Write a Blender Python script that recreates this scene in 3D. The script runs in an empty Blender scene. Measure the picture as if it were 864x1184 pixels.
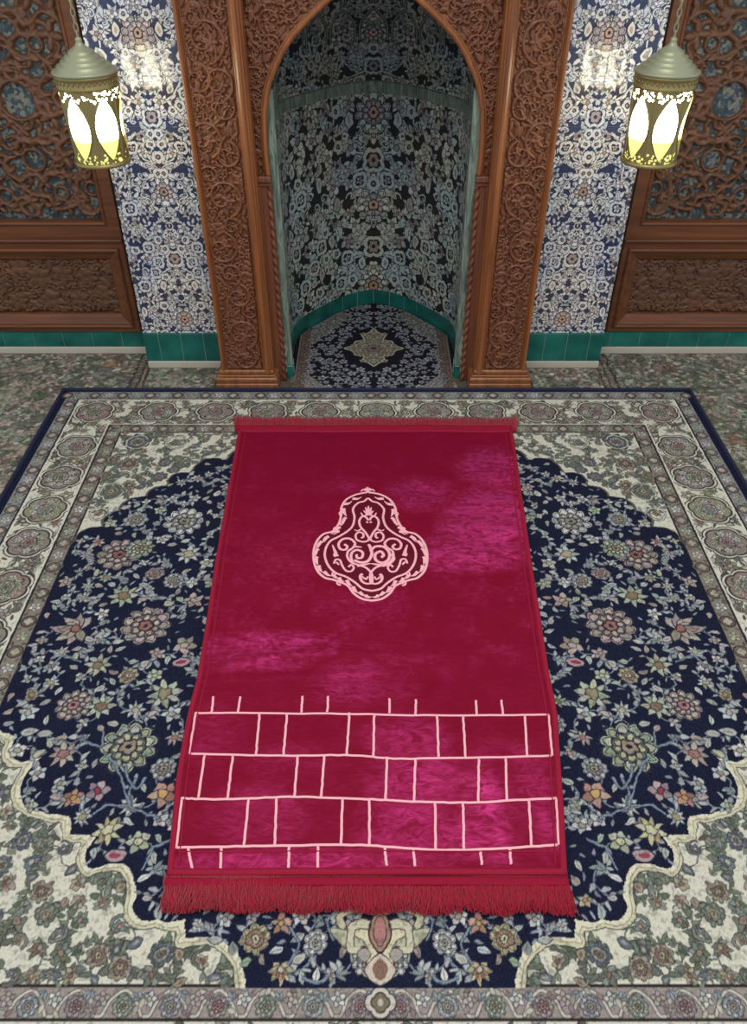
import bpy, math, random
import numpy as np
from mathutils import Vector
random.seed(7); rng = np.random.default_rng(7)
PI = math.pi
# ------------------------------------------------------------------ camera geometry (real metres)
F = 919.0; TH = math.atan(.829); CH = 1.6; CT = math.cos(TH); ST = math.sin(TH)
def fl(x, y):                       # point of the floor seen at a pixel of the photograph
    v = y-592; t = CH/(F*ST+v*CT); return ((x-432)*t, (F*CT-v*ST)*t)
def wl(x, y, Y):                    # point of the upright plane at depth Y
    v = y-592; t = Y/(F*CT-v*ST); return ((x-432)*t, CH-(F*ST+v*CT)*t)
S = bpy.context.scene; C = S.collection
def L(c):                           # sRGB 0..255 to linear
    c = np.asarray(c, dtype=np.float64)/255.0
    return np.where(c <= .04045, c/12.92, ((c+.055)/1.055)**2.4)
# ------------------------------------------------------------------ materials
def mat(name, col=(200,200,200), rough=.6, metal=0, vcol=False, bump=None, spec=.5, coat=0, emit=None, es=1, sheen=0):
    m = bpy.data.materials.new(name); m.use_nodes = True; nt = m.node_tree; b = nt.nodes['Principled BSDF']
    b.inputs['Roughness'].default_value = rough; b.inputs['Metallic'].default_value = metal
    b.inputs['Specular IOR Level'].default_value = spec; b.inputs['Coat Weight'].default_value = coat
    b.inputs['Coat Roughness'].default_value = .12
    b.inputs['Sheen Weight'].default_value = sheen
    b.inputs['Base Color'].default_value = (*L(col), 1)
    if vcol:
        a = nt.nodes.new('ShaderNodeAttribute'); a.attribute_name = 'Col'
        nt.links.new(a.outputs['Color'], b.inputs['Base Color'])
    if bump:
        n = nt.nodes.new('ShaderNodeTexNoise'); n.inputs['Scale'].default_value = bump[0]; n.inputs['Detail'].default_value = 3
        g = nt.nodes.new('ShaderNodeTexCoord'); nt.links.new(g.outputs['Object'], n.inputs['Vector'])
        k = nt.nodes.new('ShaderNodeBump'); k.inputs['Strength'].default_value = bump[1]; k.inputs['Distance'].default_value = bump[2]
        nt.links.new(n.outputs['Fac'], k.inputs['Height']); nt.links.new(k.outputs['Normal'], b.inputs['Normal'])
    if emit:
        b.inputs['Emission Color'].default_value = (*L(emit), 1); b.inputs['Emission Strength'].default_value = es
    return m
def wood(name, c1, c2, rough=.38, axis='Z'):
    m = mat(name, c1, rough); nt = m.node_tree; b = nt.nodes['Principled BSDF']
    g = nt.nodes.new('ShaderNodeTexCoord'); mp = nt.nodes.new('ShaderNodeMapping')
    mp.inputs['Scale'].default_value = (60, 60, 3) if axis == 'Z' else (3, 60, 60)
    n = nt.nodes.new('ShaderNodeTexNoise'); n.inputs['Scale'].default_value = 1; n.inputs['Detail'].default_value = 4; n.inputs['Distortion'].default_value = .6
    r = nt.nodes.new('ShaderNodeValToRGB'); r.color_ramp.elements[0].position = .3; r.color_ramp.elements[1].position = .75
    r.color_ramp.elements[0].color = (*L(c2), 1); r.color_ramp.elements[1].color = (*L(c1), 1)
    nt.links.new(g.outputs['Object'], mp.inputs['Vector']); nt.links.new(mp.outputs[0], n.inputs['Vector'])
    nt.links.new(n.outputs['Fac'], r.inputs[0]); nt.links.new(r.outputs[0], b.inputs['Base Color'])
    k = nt.nodes.new('ShaderNodeBump'); k.inputs['Strength'].default_value = .25; k.inputs['Distance'].default_value = .001
    nt.links.new(n.outputs['Fac'], k.inputs['Height']); nt.links.new(k.outputs['Normal'], b.inputs['Normal'])
    return m
# ------------------------------------------------------------------ object helpers
def link(name, me, m=None, parent=None, smooth=False):
    o = bpy.data.objects.new(name, me); C.objects.link(o)
    if m is not None and me is not None: me.materials.append(m)
    if parent: o.parent = parent; o.matrix_parent_inverse = parent.matrix_basis.inverted()
    if smooth and me: me.polygons.foreach_set('use_smooth', [True]*len(me.polygons))
    return o
def thing(name, label, cat, loc=(0,0,0), group=None):
    o = bpy.data.objects.new(name, None); C.objects.link(o); o.location = loc
    o['label'] = label; o['category'] = cat; o.empty_display_size = .05
    if group: o['group'] = group
    bpy.context.view_layer.update()
    return o
def tag(o, label, cat, group=None):
    o['label'] = label; o['category'] = cat
    if group: o['group'] = group
    return o
def struct(o): o['kind'] = 'structure'; return o
class MB:
    def __init__(s): s.v = []; s.f = []
    def add(s, vs, fs):
        n = len(s.v); s.v += [tuple(map(float, p)) for p in vs]; s.f += [tuple(i+n for i in f) for f in fs]
    def box(s, x0, x1, y0, y1, z0, z1, b=0):
        if b <= 0:
            s.add([(x,y,z) for z in (z0,z1) for y in (y0,y1) for x in (x0,x1)], [(0,2,3,1),(4,5,7,6),(0,1,5,4),(2,6,7,3),(0,4,6,2),(1,3,7,5)]); return
        # chamfered box: loops in z
        def ring(i, z): return [(x0+i,y0+i,z),(x1-i,y0+i,z),(x1-i,y1-i,z),(x0+i,y1-i,z)]
        vs = ring(b, z0)+ring(0, z0+b)+ring(0, z1-b)+ring(b, z1)
        fs = [(3,2,1,0),(12,13,14,15)]
        for k in range(3):
            for j in range(4): fs.append((k*4+j, k*4+(j+1)%4, k*4+4+(j+1)%4, k*4+4+j))
        s.add(vs, fs)
    def prism(s, pts, z0, z1, cap=True):
        n = len(pts); vs = [(x,y,z0) for x,y in pts]+[(x,y,z1) for x,y in pts]
        fs = [(i,(i+1)%n,n+(i+1)%n,n+i) for i in range(n)]
        if cap: fs += [tuple(range(n))[::-1], tuple(range(n,2*n))]
        s.add(vs, fs)
    def tube(s, pts, r, n=8, closed=False, flat=1.0, ups=None):
        P = [Vector(p) for p in pts]; rings = []; N = len(P); up = Vector((0,0,1)) if ups is None else Vector(ups)
        for i, p in enumerate(P):
            a = P[(i-1) % N] if (closed or i > 0) else p; b = P[(i+1) % N] if (closed or i < N-1) else p
            t = (b-a).normalized(); u = t.cross(up)
            if u.length < 1e-4: u = t.cross(Vector((0,1,0)))
            u.normalize(); w = u.cross(t).normalized(); rr = r[i] if hasattr(r, '__len__') else r
            rings.append([p+u*rr*math.cos(2*PI*k/n)+w*rr*flat*math.sin(2*PI*k/n) for k in range(n)])
        vs = [q for R in rings for q in R]; fs = []
        for i in range(N if closed else N-1):
            j = (i+1) % N
            for k in range(n): fs.append((i*n+k, i*n+(k+1)%n, j*n+(k+1)%n, j*n+k))
        if not closed: fs += [tuple(range(n))[::-1], tuple(range((N-1)*n, N*n))]
        s.add(vs, fs)
    def lathe(s, prof, cx, cy, n=40):
        vs = [(cx+r*math.cos(2*PI*k/n), cy+r*math.sin(2*PI*k/n), z) for r, z in prof for k in range(n)]
        fs = [(i*n+k, i*n+(k+1)%n, (i+1)*n+(k+1)%n, (i+1)*n+k) for i in range(len(prof)-1) for k in range(n)]
        s.add(vs, fs)
    def build(s, name, m, parent=None, smooth=False):
        me = bpy.data.meshes.new(name); me.from_pydata(s.v, [], s.f); me.update()
        return link(name, me, m, parent, smooth)
def grid_mesh(name, X, Y, Z, m, col=None, mask=None, parent=None, smooth=True, flip=False, extra=None):
    H, W = X.shape; nv = H*W
    idx = np.arange(nv, dtype=np.int32).reshape(H, W)
    q = np.stack([idx[:-1,:-1], idx[:-1,1:], idx[1:,1:], idx[1:,:-1]], -1)
    if mask is not None: q = q[mask[:-1,:-1] & mask[:-1,1:] & mask[1:,1:] & mask[1:,:-1]]
    q = q.reshape(-1, 4)
    if flip: q = q[:, ::-1]
    co = np.stack([X, Y, Z], -1).reshape(-1, 3).astype(np.float32)
    if mask is not None:
        used = np.zeros(nv, bool); used[q.ravel()] = True; remap = np.cumsum(used)-1
        q = remap[q].astype(np.int32); co = co[used]
    else: used = slice(None)
    me = bpy.data.meshes.new(name); me.vertices.add(len(co)); me.vertices.foreach_set('co', co.ravel())
    me.loops.add(q.size); me.loops.foreach_set('vertex_index', np.ascontiguousarray(q).ravel().astype(np.int32))
    me.polygons.add(len(q)); me.polygons.foreach_set('loop_start', np.arange(0, q.size, 4, dtype=np.int32))
    me.update(calc_edges=True)
    me.polygons.foreach_set('use_smooth', np.full(len(q), smooth, dtype=bool))
    if col is not None:
        a = me.color_attributes.new('Col', 'FLOAT_COLOR', 'POINT')
        c4 = np.ones((len(co), 4), np.float32); c4[:, :3] = L(col.reshape(-1, 3)[used]); a.data.foreach_set('color', c4.ravel())
    if extra is not None:
        a = me.attributes.new('nap', 'FLOAT', 'POINT'); a.data.foreach_set('value', extra.reshape(-1)[used].astype(np.float32))
    return link(name, me, m, parent)
# ------------------------------------------------------------------ pattern weaver: draws ornament colours / relief into arrays
def crv(pts, n=8, closed=False):
    P = [np.array(p, float) for p in pts]; out = []; N = len(P)
    for i in range(N if closed else N-1):
        if closed: a,b,c,d = P[(i-1)%N],P[i],P[(i+1)%N],P[(i+2)%N]
        else: a,b,c,d = P[max(i-1,0)],P[i],P[i+1],P[min(i+2,N-1)]
        for k in range(n):
            t = k/n; out.append(tuple(.5*((2*b)+(c-a)*t+(2*a-5*b+4*c-d)*t*t+(-a+3*b-3*c+d)*t**3)))
    if not closed: out.append(tuple(P[-1]))
    return out
def spiral(cx, cy, R, a0, turns, sgn=1, r1=.18, n=None):
    n = n or int(14*turns)+6
    return [(cx+R*(1-(1-r1)*k/n)*math.cos(a0+sgn*2*PI*turns*k/n), cy+R*(1-(1-r1)*k/n)*math.sin(a0+sgn*2*PI*turns*k/n)) for k in range(n+1)]
class Cv:
    def __init__(s, x0, x1, y0, y1, res, bg=(0,0,0)):
        s.x0, s.y0, s.res = x0, y0, res; s.W = int(round((x1-x0)/res))+1; s.H = int(round((y1-y0)/res))+1
        s.x1 = x0+(s.W-1)*res; s.y1 = y0+(s.H-1)*res
        s.c = np.empty((s.H, s.W, 3), np.float32); s.c[:] = bg; s.h = np.zeros((s.H, s.W), np.float32); s.clip = None
    def win(s, xa, xb, ya, yb):
        i0 = max(0, int((xa-s.x0)/s.res)-1); i1 = min(s.W, int((xb-s.x0)/s.res)+3)
        j0 = max(0, int((ya-s.y0)/s.res)-1); j1 = min(s.H, int((yb-s.y0)/s.res)+3)
        if i0 >= i1 or j0 >= j1: return None
        X = s.x0+np.arange(i0, i1)*s.res; Y = s.y0+np.arange(j0, j1)*s.res
        return (slice(j0, j1), slice(i0, i1)), X[None, :], Y[:, None]
    def put(s, sl, a, col=None, h=None):
        if s.clip is not None: a = a*s.clip[sl]
        if col is not None: s.c[sl] += a[..., None]*(np.asarray(col, np.float32)-s.c[sl])
        if h is not None: s.h[sl] = np.maximum(s.h[sl], h*(a > 0))
    def sd(s, sl, d, col, ht=None, hw=None):    # d: signed distance inside positive
        a = np.clip(d/s.res+.5, 0, 1)
        h = None
        if ht is not None: h = ht*np.sqrt(np.clip(1-(1-np.clip(d/hw, 0, 1))**2, 0, 1))
        s.put(sl, a, col, h)
    def disc(s, x, y, r, col, ol=None, ow=0, ht=None, sx=1, sy=1):
        R = r*max(sx, sy)+ow; w = s.win(x-R, x+R, y-R, y+R)
        if w is None: return
        sl, X, Y = w; d = r-np.hypot((X-x)/sx, (Y-y)/sy)
        if ol is not None: s.sd(sl, d+ow, ol)
        s.sd(sl, d, col, ht, r*.8)
    def lens(s, x, y, Ln, wd, ang, col, ol=None, ow=0, ht=None, vein=None, base=False):
        # leaf; (x,y) centre, or its foot when base is set
        ca, sa = math.cos(ang), math.sin(ang)
        if base: x += ca*Ln/2; y += sa*Ln/2
        R = Ln/2+ow+wd; w = s.win(x-R, x+R, y-R, y+R)
        if w is None: return
        sl, X, Y = w; p = (X-x)*ca+(Y-y)*sa; q = -(X-x)*sa+(Y-y)*ca
        u = 2*p/Ln; hw = wd/2*np.clip(1-np.abs(u)**2.2, -1, 1)*(1-.25*u); d = hw-np.abs(q)
        if ol is not None:
            u2 = 2*p/(Ln+2*ow); s.sd(sl, (wd/2+ow)*np.clip(1-np.abs(u2)**2.2, -1, 1)*(1-.25*u2)-np.abs(q), ol)
        s.sd(sl, d, col, ht, wd*.4)
        if vein is not None: s.sd(sl, np.minimum(wd*.07-np.abs(q), Ln*.36-np.abs(p)), vein)
    def pet(s, x, y, r, n, dep, rot, col, ol=None, ow=0, ht=None, sx=1, sy=1, sharp=False):
        R = r*max(sx, sy)+ow; w = s.win(x-R, x+R, y-R, y+R)
        if w is None: return
        sl, X, Y = w; xx = (X-x)/sx; yy = (Y-y)/sy; th = np.arctan2(yy, xx)-rot; c = np.abs(np.cos(n*th/2))
        if sharp: c = 1-np.abs(((n*th/(2*PI)) % 1)-.5)*2; c = np.abs(c-0); 
        d = r*(1-dep+dep*(c if sharp else c**.6))-np.hypot(xx, yy)
        if ol is not None: s.sd(sl, d+ow, ol)
        s.sd(sl, d, col, ht, r*.6)
    def line(s, pts, w, col=None, ol=None, ow=0, ht=None, hw=None):
        P = np.array(pts, float); n = len(P)-1; ws = w if hasattr(w, '__len__') else [w]*(n+1)
        for ps in ((0, 1) if ol is not None else (1,)):
            for i in range(n):
                (ax, ay), (bx, by) = P[i], P[i+1]; r = (ws[i]+ws[i+1])/4+(ow if ps == 0 else 0)
                W = s.win(min(ax, bx)-r, max(ax, bx)+r, min(ay, by)-r, max(ay, by)+r)
                if W is None: continue
                sl, X, Y = W; vx, vy = bx-ax, by-ay; q = vx*vx+vy*vy
                if q < 1e-14: continue
                t = np.clip(((X-ax)*vx+(Y-ay)*vy)/q, 0, 1); d = r-np.hypot(X-ax-t*vx, Y-ay-t*vy)
                s.sd(sl, d, ol if ps == 0 else col, ht if ps else None, r)
    def poly(s, pts, col, h=None):
        P = np.array(pts); w = s.win(P[:,0].min(), P[:,0].max(), P[:,1].min(), P[:,1].max())
        if w is None: return
        sl, X, Y = w; X = X+0*Y; Y = Y+0*X; s.put(sl, inside(P, X, Y).astype(np.float32), col, h)
    def rect(s, x0, x1, y0, y1, col):
        w = s.win(x0, x1, y0, y1)
        if w is None: return
        sl, X, Y = w; d = np.minimum(np.minimum(X-x0, x1-X), np.minimum(Y-y0, y1-Y)); s.sd(sl, d, col)
    def speckle(s, amp, sc=1):
        s.c += (rng.standard_normal((s.H, s.W, 1))*amp).astype(np.float32)+(rng.standard_normal((s.H, s.W, 3))*amp*.35).astype(np.float32)
        np.clip(s.c, 2, 250, out=s.c)
def weave(c, amp, cell, det, thr=.60, dark=(46,46,50), seed=1):
    """hand-woven unevenness: outlines wander a little, and small knots of darker yarn break up the pale shapes"""
    H, W = c.shape[:2]; dy = (smoothnoise(H, W, cell, seed)-.5)*2*amp; dx = (smoothnoise(H, W, cell, seed+1)-.5)*2*amp
    yy = np.clip(np.arange(H)[:, None]+dy, 0, H-1).round().astype(int); xx = np.clip(np.arange(W)[None, :]+dx, 0, W-1); xx = xx.round().astype(int)
    c = c[yy, xx]; n = smoothnoise(H, W, 3.2, seed+2)*.6+smoothnoise(H, W, 6, seed+3)*.4
    k = np.clip((n-thr)/.08, 0, 1)[..., None]*det; k2 = np.clip((1-thr-n)/.08, 0, 1)[..., None]*det*.35
    lum = np.clip((c.mean(2, keepdims=True)-60)/60, 0, 1)
    c = c+(np.array(dark)-c)*k*lum; return np.clip(c+k2*lum*(np.array((225,225,210))-c), 0, 255).astype(np.float32)
def inside(P, X, Y):
    ins = np.zeros(X.shape, bool); n = len(P); j = n-1
    for i in range(n):
        xi, yi = P[i]; xj, yj = P[j]
        if yi != yj: ins ^= ((yi > Y) != (yj > Y)) & (X < (xj-xi)*(Y-yi)/(yj-yi)+xi)
        j = i
    return ins
def smoothnoise(H, W, cell, seed):
    r = np.random.default_rng(seed); h = max(2, int(H/cell)+2); w = max(2, int(W/cell)+2); g = r.random((h, w))
    y = np.linspace(0, h-1.001, H); x = np.linspace(0, w-1.001, W); y0 = y.astype(int); x0 = x.astype(int)
    fy = (y-y0)[:, None]; fx = (x-x0)[None, :]; fy = fy*fy*(3-2*fy); fx = fx*fx*(3-2*fx)
    return (g[np.ix_(y0, x0)]*(1-fy)*(1-fx)+g[np.ix_(y0, x0+1)]*(1-fy)*fx+g[np.ix_(y0+1, x0)]*fy*(1-fx)+g[np.ix_(y0+1, x0+1)]*fy*fx)
def j(c, a=14): d = random.uniform(-a, a); return tuple(min(250, max(3, v+d+random.uniform(-a, a)*.3)) for v in c)
# motif kit: p = palette dict(pale, mid, acc, core, dark)
def rosette(cv, x, y, r, p, n=10):
    o = r*.07; rot = random.random()
    cv.pet(x, y, r, n, .28, rot, j(p['pale']), p['dark'], o*1.3)
    for k in range(n):
        a = rot+2*PI*k/n; cv.lens(x+math.cos(a)*r*.72, y+math.sin(a)*r*.72, r*.42, r*.3, a, j(p['pale'], 24), p['dark'], o*.6)
    cv.pet(x, y, r*.6, n-2, .25, rot+.3, j(p['mid']), p['dark'], o)
    for k in range(n-2):
        a = rot+.3+2*PI*k/(n-2); cv.lens(x+math.cos(a)*r*.42, y+math.sin(a)*r*.42, r*.28, r*.2, a, j(p['acc'], 20), p['dark'], o*.5)
    cv.pet(x, y, r*.27, 5, .25, rot, j(p['core']), p['dark'], o); cv.disc(x, y, r*.1, p['dark'])
def palmette(cv, x, y, r, ang, p, n=7):
    o = r*.06
    for k in range(n):
        f = (k/(n-1)-.5)*2; f = f*1.0
        a = ang+f*2.0; cv.lens(x-math.cos(ang)*r*.45, y-math.sin(ang)*r*.45, r*(1.35-.5*abs(f)), r*.42, a, j(p['pale'], 22), p['dark'], o, base=True)
    for k in range(5):
        f = (k/4-.5)*2; a = ang+f*1.1; cv.lens(x-math.cos(ang)*r*.35, y-math.sin(ang)*r*.35, r*(.9-.2*abs(f)), r*.26, a, j(p['acc'], 20), p['dark'], o*.7, base=True)
    cv.disc(x-math.cos(ang)*r*.3, y-math.sin(ang)*r*.3, r*.2, j(p['core']), p['dark'], o)
def flower(cv, x, y, r, p, n=5):
    rot = random.random()*2
    for k in range(n):
        a = rot+2*PI*k/n; cv.lens(x+math.cos(a)*r*.55, y+math.sin(a)*r*.55, r*.95, r*.62, a, j(p['pale'], 22), p['dark'], r*.08)
    cv.disc(x, y, r*.28, j(p['acc']), p['dark'], r*.08)
def starf(cv, x, y, r, p, n=7):
    rot = random.random()*2
    for k in range(n):
        a = rot+2*PI*k/n; cv.lens(x, y, r, r*.36, a, j(p['pale'], 20), p['dark'], r*.05, base=True)
    cv.pet(x, y, r*.36, 5, .3, rot, j(p['core']), p['dark'], r*.06)
def bud(cv, x, y, r, ang, p):
    cv.lens(x, y, r*2, r*1.15, ang, j(p['pale']), p['dark'], r*.14)
    cv.lens(x-math.cos(ang)*r*.1, y-math.sin(ang)*r*.1, r*1.1, r*.5, ang, j(p['acc']), None)
def leafy(cv, x, y, r, ang, p):
    for s in (-1, 0, 1): cv.lens(x-math.cos(ang)*r*.8, y-math.sin(ang)*r*.8, r*(1.7-.4*abs(s)), r*.55, ang+s*.75, j(p['leaf'], 14), p['dark'], r*.07, base=True)
def curl(cv, x, y, r, ang, col, dark, w):
    pts = spiral(x, y, r, ang, .8, random.choice((-1, 1))); cv.line(pts, [w*(1-.6*k/len(pts)) for k in range(len(pts))], col, dark, w*.3)
def vines(cv, pts, w, col, ol, leafcol, dark, near=2, leaf=.012, ok=None, maxd=.2):
    A = np.array([(p[0], p[1]) for p in pts]); done = set()
    for i in range(len(A)):
        d = np.hypot(*(A-A[i]).T); order = np.argsort(d)[1:near+1]
        for k in order:
            key = (min(i, k), max(i, k))
            if key in done or d[k] > maxd: continue
            done.add(key); a, b = A[i], A[k]; m = (a+b)/2; n = np.array([-(b-a)[1], (b-a)[0]])*random.choice((-.35, .35, .25, -.25))
            q = [tuple(a), tuple(m+n), tuple(b)]; c = crv(q, 7)
            cv.line(c, w, col, ol, w*.35)
            for t in (3, 6, 9, 12):
                if t < len(c)-1 and random.random() < .75:
                    x, y = c[t]; an = math.atan2(c[t+1][1]-y, c[t+1][0]-x)+random.choice((-.8, .8)); l = leaf*random.uniform(.7, 1.3)
                    cv.lens(x, y, l, l*.42, an, j(leafcol, 16), dark, l*.06, base=True)
def scatter(x0, x1, y0, y1, sizes, ok, placed, gap=1.0, tries=3000, seed=None):
    r_ = random.Random(seed) if seed is not None else random; new = []
    A = np.zeros((len(placed)+sum(n for _, n in sizes)+1, 3)); nA = len(placed)
    for i_, p_ in enumerate(placed): A[i_] = p_[:3]
    for (r, n) in sizes:
        c = 0
        for _ in range(tries):
            if c >= n: break
            x, y = r_.uniform(x0, x1), r_.uniform(y0, y1)
            if not ok(x, y, r): continue
            if nA:
                M = A[:nA]
                if (((M[:,0]-x)**2+(M[:,1]-y)**2) < ((M[:,2]+r)*gap)**2).any(): continue
            A[nA] = (x, y, r); nA += 1; new.append((x, y, r)); c += 1
    return new
NAVY = (25, 29, 50)
PAL = dict(pale=(172,176,172), mid=(142,144,138), acc=(158,146,140), core=(160,154,124), dark=(40,42,56), leaf=(132,142,142))
PALP = dict(PAL, pale=(164,150,142), mid=(134,108,104), acc=(170,156,146), core=(150,104,98))
PALG = dict(PAL, pale=(160,168,146), mid=(112,124,104), acc=(176,172,142), core=(134,118,96))
PALY = dict(PAL, pale=(174,166,130), mid=(146,128,98), acc=(160,120,96), core=(186,180,148))
PALO = dict(PAL, pale=(164,126,108), mid=(146,92,76), acc=(184,150,96), core=(170,70,60))
PALR = dict(PAL, pale=(160,140,144), mid=(130,60,72), acc=(136,50,66), core=(170,80,90))
PALW = dict(PAL, pale=(190,190,184), mid=(150,156,150), acc=(170,168,150), core=(140,128,112))
# ================================================================== MAIN CARPET
CX = .012
def build_main_carpet():
    HW = 1.206; Y0, Y1 = .24, 2.655; R = .0016
    cv = Cv(CX-HW, CX, Y0, Y1, R, NAVY)
    px = lambda x, y: fl(x, y)
    CREAM = (206,204,186); DK = (44,40,42)
    yt = [fl(0, q)[1] for q in (457, 465, 495.5, 504)]      # top bands
    xb = [CX-HW+.032, CX-1.125, CX-.962, CX-.912]             # side bands
    yb = [Y0+.025, Y0+.06, .508, .563]
    cv.rect(xb[0], 9, yb[0], yt[0], (134,134,134)); cv.rect(xb[1], 9, yb[1], yt[1], CREAM)
    cv.rect(xb[2], 9, yb[2], yt[2], (132,124,112)); cv.rect(xb[3], 9, yb[3], yt[3], CREAM)
    # guard stripes: little flowers and curls
    def guard(a, b, fixed, wid, vert, base, seed):
        t = a; k = 0; st = wid*1.05
        while t < b:
            x, y = (fixed, t) if vert else (t, fixed); pl = [PALP, PALG, PAL, PALW][k % 4]
            pl = dict(pl, dark=(58,54,56))
            if k % 2: flower(cv, x, y, wid*.34, pl, 5)
            else:
                cv.disc(x, y, wid*.36, j((116,106,98)), (52,48,50), wid*.07); cv.pet(x, y, wid*.26, 4, .4, 0, j((168,160,144)), (60,50,52), wid*.05)
            for s in (-1, 1):
                dx, dy = (s*wid*.3, st/2) if vert else (st/2, s*wid*.3)
                cv.lens(x+dx, y+dy, wid*.34, wid*.16, random.random()*3, j((92,88,84)))
            t += st; k += 1
    guard(Y0+.04, yt[0], (xb[0]+xb[1])/2, xb[1]-xb[0], True, 0, 1); guard(xb[0], CX+.02, (yt[0]+yt[1])/2, (yt[0]-yt[1]), False, 0, 2)
    guard(yb[2], yt[2], (xb[2]+xb[3])/2, (xb[3]-xb[2]), True, 0, 3); guard(xb[2], CX+.02, (yt[2]+yt[3])/2, yt[2]-yt[3], False, 0, 4)
    # bottom inner stripe, near the viewer, drawn finer: scroll with rosettes
    cv.rect(xb[2], 9, yb[2], yb[3], (148,138,132)); yc = (yb[2]+yb[3])/2; w = yb[3]-yb[2]
    k = 0; x = CX
    while x > xb[2]:
        cv.line(crv([(x+.0, yc-w*.38), (x-.014, yc+w*.05), (x-.035, yc+w*.36), (x-.058, yc+w*.1), (x-.07, yc-w*.38), (x-.085, yc-w*.38)], 6), .005, (190,186,172), (66,60,62), .0012)
        for q_ in range(7): cv.lens(x-.085*random.random(), yc+w*random.uniform(-.4, .4), .018, .008, random.random()*6, j(random.choice([(134,118,118), (120,130,124), (172,168,152)])), (70,64,66), .001)
        rosette(cv, x-.035, yc-w*.12, w*.33, [PALP, PAL, PALG][k % 3], 8); flower(cv, x-.075, yc+w*.1, w*.26, [PALW, PALP][k % 2]); leafy(cv, x-.015, yc+w*.2, w*.2, random.random()*6, PAL)
        x -= .085; k += 1
    if True:
        cv.pet(CX, yc, w*.45, 4, .25, 0, (196,190,176), (44,40,48), .002, sx=1.1); cv.pet(CX, yc, w*.28, 4, .3, 0, (120,110,90), (44,40,48), .002); cv.disc(CX, yc, w*.1, (200,196,180))
    # main border: cartouches and scrolls on cream
    bm = (xb[1]+xb[2])/2; bw = xb[2]-xb[1]
    cart = [fl(92, 520), fl(69, 556), fl(40, 593), fl(110*0+38, 631), fl(14, 683)]
    ys = [c[1] for c in cart]; stp = .185
    while ys[-1] > Y0+.2: ys.append(ys[-1]-stp)
    tb = (yt[1]+yt[2])/2; bh = yt[1]-yt[2]
    spots = [(bm, y, i) for i, y in enumerate(ys)]+[(fl(111,478)[0], tb, 4), (fl(184,480)[0], tb, 0), (fl(250,480)[0], tb, 3), (fl(310,480)[0], tb, 1), (fl(370,480)[0], tb, 0), (CX, tb, 2)]
    spots += [(fl(x,1)[0]*0+x, (yb[1]+yb[2])/2, i) for i, x in enumerate(np.arange(bm+.2, CX+.05, .19))]
    placed = []
    inb = lambda x, y, r: (xb[1]+r*.5 < x and yb[1]+r*.6 < y < yt[1]-r*.6) and (x < xb[2]-r*.6 or y > yt[2]+r*.6 or y < yb[2]-r*.6)
    for (x, y, i) in spots: placed.append((x, y, .062))
    sc = scatter(xb[1], CX, yb[1], yt[1], [(.026, 260), (.016, 700), (.010, 900)], inb, placed, .86, 2200)
    vines(cv, placed+sc[:200], .007, (206,204,190), (64,60,58), (110,112,98), (54,50,52), 2, .026, maxd=.16)
    for n_, (x, y, r) in enumerate(sc):
        pl = dict(random.choice([PALG, PALP, PAL, PALG]), dark=(50,46,48)); pl['pale'] = j((150,146,128), 20)
        if r > .02: (flower if n_ % 2 else starf)(cv, x, y, r*.95, pl, 6)
        elif r > .012: bud(cv, x, y, r*.8, random.random()*6, pl) if n_ % 2 else cv.lens(x, y, r*2.2, r*.9, random.random()*6, j((86,84,76)), None)
        else: cv.lens(x, y, r*2.2, r*.9, random.random()*6, j((84,80,76), 20))
    for (x, y, i) in spots:
        c = [(134,130,118), (128,120,112), (140,140,114), (132,122,114), (138,118,110)][i % 5]
        sxx = 1.12 if i < 99 else 1
        aa_ = i*1.7; cv.pet(x, y, .068, 6, .16, aa_, (208,206,190), (66,60,58), .004, sx=1.1, sy=1.03)
        cv.pet(x, y, .056, 6, .16, aa_, c, (50,46,46), .005, sx=1.12, sy=1.06)
        for k in range(26):
            a = random.random()*6.3; q_ = random.random()**.5*.047; cv.lens(x+q_*math.cos(a)*1.1, y+q_*math.sin(a), .018, .008, random.random()*6, j(random.choice([(84,80,76), (176,172,156), (150,112,108), (96,104,90)]), 14), (54,50,50), .001)
        for k in range(9):
            a = 2*PI*k/9; flower(cv, x+.037*math.cos(a), y+.037*math.sin(a), .0125, dict(random.choice([PALG, PALP, PALW]), dark=(50,44,46)), 5)
        rosette(cv, x, y, .024, dict([PALP, PALG, PAL][i % 3], dark=(50,44,46)), 8)
    for xx in (xb[1], xb[2], xb[3]): cv.line([(xx, yb[1] if xx == xb[1] else yb[2]), (xx, yt[{0:1,1:2,2:3}[[xb[1], xb[2], xb[3]].index(xx)]])], .006, DK)
    for yy, xs in ((yt[1], xb[1]), (yt[2], xb[2]), (yt[3], xb[3]), (yb[2], xb[2]), (yb[3], xb[3])): cv.line([(xs, yy), (CX+.1, yy)], .005, DK)
    cv.line([(xb[1]+.007, yb[1]), (xb[1]+.007, yt[1]-.007), (CX+.1, yt[1]-.007)], .005, (208,206,194)); cv.line([(xb[2]-.007, yb[2]-.007), (xb[2]-.007, yt[2]+.007), (CX+.1, yt[2]+.007)], .005, (206,204,192))
    # field outline of the blue medallion, left half
    up = [(432,500),(400,506),(380,512),(352,514),(330,524),(300,526),(285,533),(262,536),(255,544),(222,551),(219,561),(194,567),(189,575),(170,579),(167,587),(139,595),(135,607),(121,614),(120,624),(87,631),(81,645),(75,659),(66,683),(52,704),(42,735),(28,772),(17,803),(8,822),(-4,828),(-6,846),(8,848),(17,858),(28,880),(47,880),(44,900),(46,919),(60,939),(57,946),(80,950),(82,969),(110,973),(105,993),(111,1012),(148,1023),(157,1034),(155,1049),(178,1056),(178,1067),(213,1067),(213,1091),(237,1095),(259,1108),(274,1123),(281,1143),(281,1152)]
    W = [fl(a+0, b) for a, b in up]
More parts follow.
